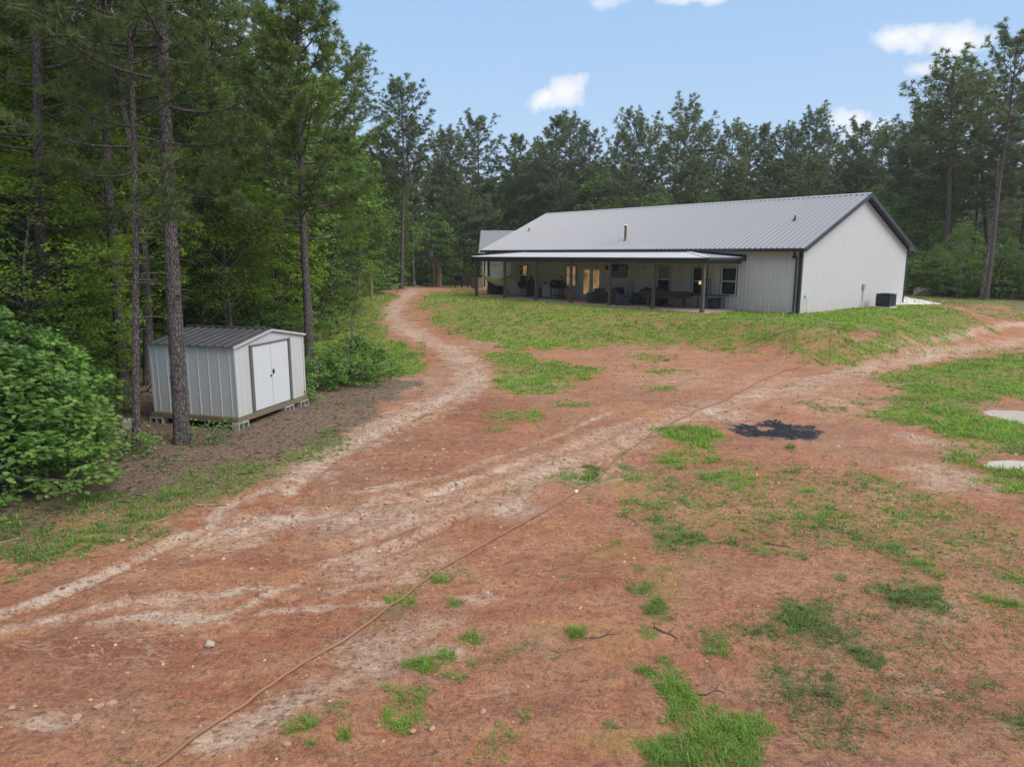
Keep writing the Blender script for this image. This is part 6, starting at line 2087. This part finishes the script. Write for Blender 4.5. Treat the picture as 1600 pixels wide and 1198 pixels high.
# puddles: level water lying in shallow hollows
for (cx_, cy__, rx_, ry_, dz) in PUDDLES:
    pts = [(cx_ + rx_ * 1.5 * math.cos(t) * (1 + .12 * math.sin(3 * t)), cy__ + ry_ * 1.5 * math.sin(t) * (1 + .1 * math.cos(2 * t))) for t in np.linspace(0, 2 * math.pi, 40)[:-1]]
    zc = float(ground_h(cx_, cy__, False)) + .045
    g = MB(); g.add([(x, y, zc) for x, y in pts], [tuple(range(39))])
    tag(g.build('puddle', M['water']), kind='structure')

# ------------------------------------------------------------------ the long hose
HP = [(1308, 531), (1300, 536), (1297, 544), (1272, 556), (1262, 566), (1225, 580), (1200, 590), (1172, 602), (1150, 617), (1125, 629), (1095, 638), (1068, 655), (1040, 666), (1012, 682), (985, 700), (960, 719), (940, 742), (900, 768), (868, 790), (830, 815), (790, 834), (760, 850),
      (722, 873), (690, 890), (652, 920), (620, 945), (592, 958), (560, 985), (500, 1020), (430, 1063), (350, 1120), (245, 1198), (170, 1262), (60, 1340)]
hpz = [gp(*p) for p in HP]
ctrl = np.array(hpz)
seg = np.concatenate([[0], np.cumsum(np.hypot(*np.diff(ctrl[:, :2], axis=0).T))])
ts = np.arange(0, seg[-1], .10)
sx_ = np.interp(ts, seg, ctrl[:, 0]); sy_ = np.interp(ts, seg, ctrl[:, 1])
ker = np.ones(7) / 7
for _ in range(2):
    sx_[3:-3] = np.convolve(sx_, ker, 'valid'); sy_[3:-3] = np.convolve(sy_, ker, 'valid')
sx_ += .018 * np.sin(ts * 2.1); sy_ += .014 * np.sin(ts * 1.3 + 1)
path = np.stack([sx_, sy_, ground_h(sx_, sy_) + .016], 1)
Vh, Fh = tube_np(path, .0185, 10)
hz = np_mesh('hose', Vh, Fh, True)
hose = tag(link('hose', hz, M['hose']), 'long tan hose running across the clay from the house bank to the near left', 'hose')
q = gp(900, 768); k = int(np.argmin(np.hypot(path[:, 0] - q[0], path[:, 1] - q[1])))
g = MB(); g.tube([path[k], path[k + 1]], .028, 10); g.build('coupling', M['white_box'], hose)
hs = [path[0], hp(2.2, -1.9, 0), hp(.95, -1.2, 0), hp(.45, -.4, 0)]
hh = [(path[0][0], path[0][1], path[0][2])]
for p_ in ((3.2, -3.4), (2.3, -2.5), (1.5, -1.7), (.8, -.9)):
    X_, Y_, _z = hp(*p_); hh.append((X_, Y_, float(ground_h(X_, Y_)) + .03))
g = MB(); g.tube(hh, .018, 6); g.build('lead', M['hose_green'], hose)

# stones and sticks lying loose
STN = [(328, 1009, .085, 'pale flat stone left of the hose on the dark red clay'), (156, 1105, .06, 'rounded red stone at lower left, second of the small row'), (175, 1102, .06, 'rounded red stone at lower left, third of the small row'),
       (19, 1106, .055, 'rounded red stone by the left edge of the clay'), (120, 1127, .075, 'reddish stone just below the small row of stones at lower left'), (191, 843, .06, 'pale stone at the mossy edge below the trees'),
       (755, 1112, .045, 'small red stone on bare clay right of the lower grass clump'), (450, 1167, .05, 'small reddish stone beside the lowest left grass tufts'), (675, 1137, .045, 'small red stone just right of the forked grass clump'),
       (645, 1139, .04, 'smallest red stone at the foot of the forked grass clump'), (592, 862, .05, 'dark clod on the pale wash above the hose'), (1447, 449, .8, 'large grey boulder beyond the driveway at the wood edge')]
for px, py, r0, lab in STN:
    rr2 = np.random.default_rng(int(px)); g_ = gp(px, py) if r0 < .5 else None
    if g_ is None:
        p_ = at_dist(px, py, 52); g_ = np.array([p_[0], 52, float(ground_h(p_[0], 52))])
    import bmesh
    bm = bmesh.new(); bmesh.ops.create_icosphere(bm, subdivisions=3, radius=1)
    sc_ = np.array([1.35, .9, .62])
    for v in bm.verts:
        c_ = np.array(v.co)
        nz_ = 1 + .28 * (float(vnoise(np.array(c_[0] * 1.6 + px), np.array(c_[1] * 1.6 + c_[2] * 1.3), 3)) - .5) * 2 + .1 * (float(vnoise(np.array(c_[0] * 5 + px), np.array(c_[1] * 5 + c_[2] * 4), 8)) - .5)
        v.co = c_ * nz_ * sc_ * (r0 if r0 > .5 else r0 * .62)
    me = bpy.data.meshes.new('stone'); bm.to_mesh(me); bm.free()
    tag(link('stone', me, M['stone'] if r0 > .5 or 'pale' in lab else M['redstone'], None, (g_[0], g_[1], g_[2] + r0 * .15), rr2.uniform(0, 6)), lab, 'stone')
for px, py, L, an, r0, lab in ((941, 995, .34, .5, .009, 'thin dark twig right of the small bright tuft'), (1040, 988, .28, -.7, .010, 'forked brown twig beside the narrow strip of grass'), (1215, 851, .36, -.5, .009, 'short brown stick between the scattered tufts'),
                               (330, 790, .5, .1, .02, 'brown stick at the edge of the clay below the shed'), (246, 817, .35, .9, .014, 'pale stick lying in the mossy grass left of the road'), (8, 847, .5, .7, .012, 'pale yellow cane at the far left edge of the moss'),
                               (1110, 1080, .3, .2, .008, 'thin twig lying right of the bright lower grass patch')):
    g_ = gp(px, py); g = MB(); pp_ = []
    for q in np.linspace(-.5, .5, 7):
        x, y = g_[0] + math.cos(an) * L * q, g_[1] + math.sin(an) * L * q + .02 * math.sin(q * 9); pp_.append((x, y, float(ground_h(x, y)) + r0))
    V_, F_ = tube_np(np.array(pp_), r0 * (1 - np.linspace(-.5, .5, 7) * .8), 6); g.add(V_, F_)
    V_, F_ = tube_np(np.array([pp_[4], np.array(pp_[4]) + [.05, .07, .01], np.array(pp_[4]) + [.09, .13, .01]]), np.array([r0 * .7, r0 * .5, r0 * .3]), 5); g.add(V_, F_)
    tag(g.build('stick', M['wood'] if r0 > .011 else M['dark_wood']), lab, 'stick')

# ------------------------------------------------------------------ gate posts, fallen frame, far bits
p_ = at_dist(549, 467, 50); gx, gz_ = p_[0], float(ground_h(p_[0], 50))
ga = empty('timber_gate', (gx, 50, gz_), .15, 'old timber gateway with rough posts and a top rail at the track edge', 'gate')
for x, h in ((0, 2.0), (.55, 1.95), (1.4, 2.0)):
    g = MB(); g.tube([(x, 0, -.2), (x + .03, .02, 1.0), (x, 0, h)], .075, 8); g.build('post', M['wood'], ga)
g = MB(); g.bar((-.05, 0, 1.9), (.6, 0, 1.86), .06, .12); g.build('rail', M['wood'], ga)
g = MB(); g.bar((.1, -.1, .5), (.5, -.1, 1.2), .05, .04); g.build('brace', M['pine_board'], ga)
g_ = gp(505, 532)
fr = empty('tube_frame', tuple(g_), .5, 'bent black tube frame lying tipped over in the grass behind the slim pine', 'metal frame')
g = MB(); g.tube([(-.6, 0, .10), (.1, .1, .16), (.75, .35, .35), (.95, .42, .42)], .025, 7); g.build('rail', M['black'], fr)
for x, y in ((.42, .2), (.85, .4)):
    g = MB(); g.tube([(x, y, .2), (x - .06, y + .02, .78)], .018, 6); g.build('prong', M['black'], fr)
g = MB(); g.extrude([(-.55, -.05, .08), (-.1, -.12, .06), (-.05, .1, .34), (-.5, .12, .30)], (0, .04, .02)); g.build('tan_panel', M['pine_board'], fr)
for px, py, w_, h_, mt, lab, nm in ((669, 437, .55, .30, 'white_box', 'small white box on the clay at the far end of the track', 'cooler'), (687, 435, .9, .75, 'blackplastic', 'dark bin standing at the wood edge past the white box', 'bin')):
    g_ = gp(px, py)
    o = empty(nm, tuple(g_), .2, lab, nm)
    g = MB(); g.box(-w_, w_, -.35, .35, -.03, h_, bev=.04); g.build('body', M[mt], o); g = MB(); g.box(-w_ - .03, w_ + .03, -.38, .38, h_ + .004, h_ + .09, bev=.03); g.build('lid', M[mt], o)
# a dead branch fallen among the bushes left of the shed
g_ = gp(170, 640)
g = MB()
bp_ = [(g_[0] - .3, g_[1], g_[2] + .05), (g_[0] + .3, g_[1] + .2, g_[2] + .35), (g_[0] + .9, g_[1] + .3, g_[2] + .45), (g_[0] + 1.3, g_[1] + .4, g_[2] + .9)]
V_, F_ = tube_np(np.array(bp_), np.array([.035, .03, .02, .008]), 7); g.add(V_, F_)
for a0, b0 in ((1, (.2, -.1, .5)), (2, (.35, .1, -.2)), (2, (-.1, .2, .55)), (1, (.5, .2, -.05))):
    q = np.array(bp_[a0]); V_, F_ = tube_np(np.array([q, q + np.array(b0) * .6 + [0, 0, .03], q + np.array(b0)]), np.array([.016, .011, .004]), 5); g.add(V_, F_)
tag(g.build('fallen_branch', MG_), 'bare grey fallen branch sticking up left of the shed', 'branch')

# ------------------------------------------------------------------ damp summer air
hb_ = MB(); hb_.box(-195, 195, -195, 195, -3.2, 32)
hm_, hnt, hout = new_mat('haze')
hv = hnt.nodes.new('ShaderNodeVolumePrincipled')
hv.inputs['Color'].default_value = (.92, .95, 1, 1)
hv.inputs['Density'].default_value = .00035
hv.inputs['Anisotropy'].default_value = .1
hnt.links.new(hv.outputs[0], hout.inputs['Volume'])
tag(hb_.build('haze', hm_), 'thin pale haze hanging in the air over the whole clearing', kind='stuff')


# ------------------------------------------------------------------ labels that tell the repeats apart
_one = ['', 'first', 'second', 'third', 'fourth', 'fifth', 'sixth', 'seventh', 'eighth', 'ninth', 'tenth', 'eleventh', 'twelfth', 'thirteenth', 'fourteenth', 'fifteenth', 'sixteenth', 'seventeenth', 'eighteenth', 'nineteenth']
_ten = {2: ('twentieth', 'twenty'), 3: ('thirtieth', 'thirty'), 4: ('fortieth', 'forty'), 5: ('fiftieth', 'fifty'), 6: ('sixtieth', 'sixty'), 7: ('seventieth', 'seventy'), 8: ('eightieth', 'eighty'), 9: ('ninetieth', 'ninety')}


def ordinal(n):
    if n < 20: return _one[n]
    return _ten[n // 10][0] if n % 10 == 0 else _ten[n // 10][1] + '-' + _one[n % 10]


SHORT = {'pines of the left wood': 'pine of the wood behind and left of the shed', 'pines left of the track': 'pine of the wood left of the dirt track',
         'pines filling the wood behind the house': 'pine of the packed wood behind the house', 'broadleaf trees of the left wood': 'leafy tree in the wood around the shed',
         'broadleaf trees left of the track': 'leafy tree in the wood left of the track', 'shrubs of the left wood': 'shrub at the foot of the wood around the shed',
         'shrubs left of the track': 'shrub at the wood edge left of the track', 'broadleaf undergrowth behind the house': 'small leafy tree at the foot of the pines behind the house',
         'shrubs at the end of the track': 'low shrub at the far end of the dirt track', 'shrubs right of the driveway': 'low shrub at the wood edge right of the driveway'}
for grp, txt in SHORT.items():
    mem = [o for o in C.objects if o.get('group') == grp]
    mem.sort(key=lambda o: o.location.x / max(o.location.y, 1))
    for k, o in enumerate(mem): o['label'] = '%s, %s from the left' % (txt, ordinal(k + 1))
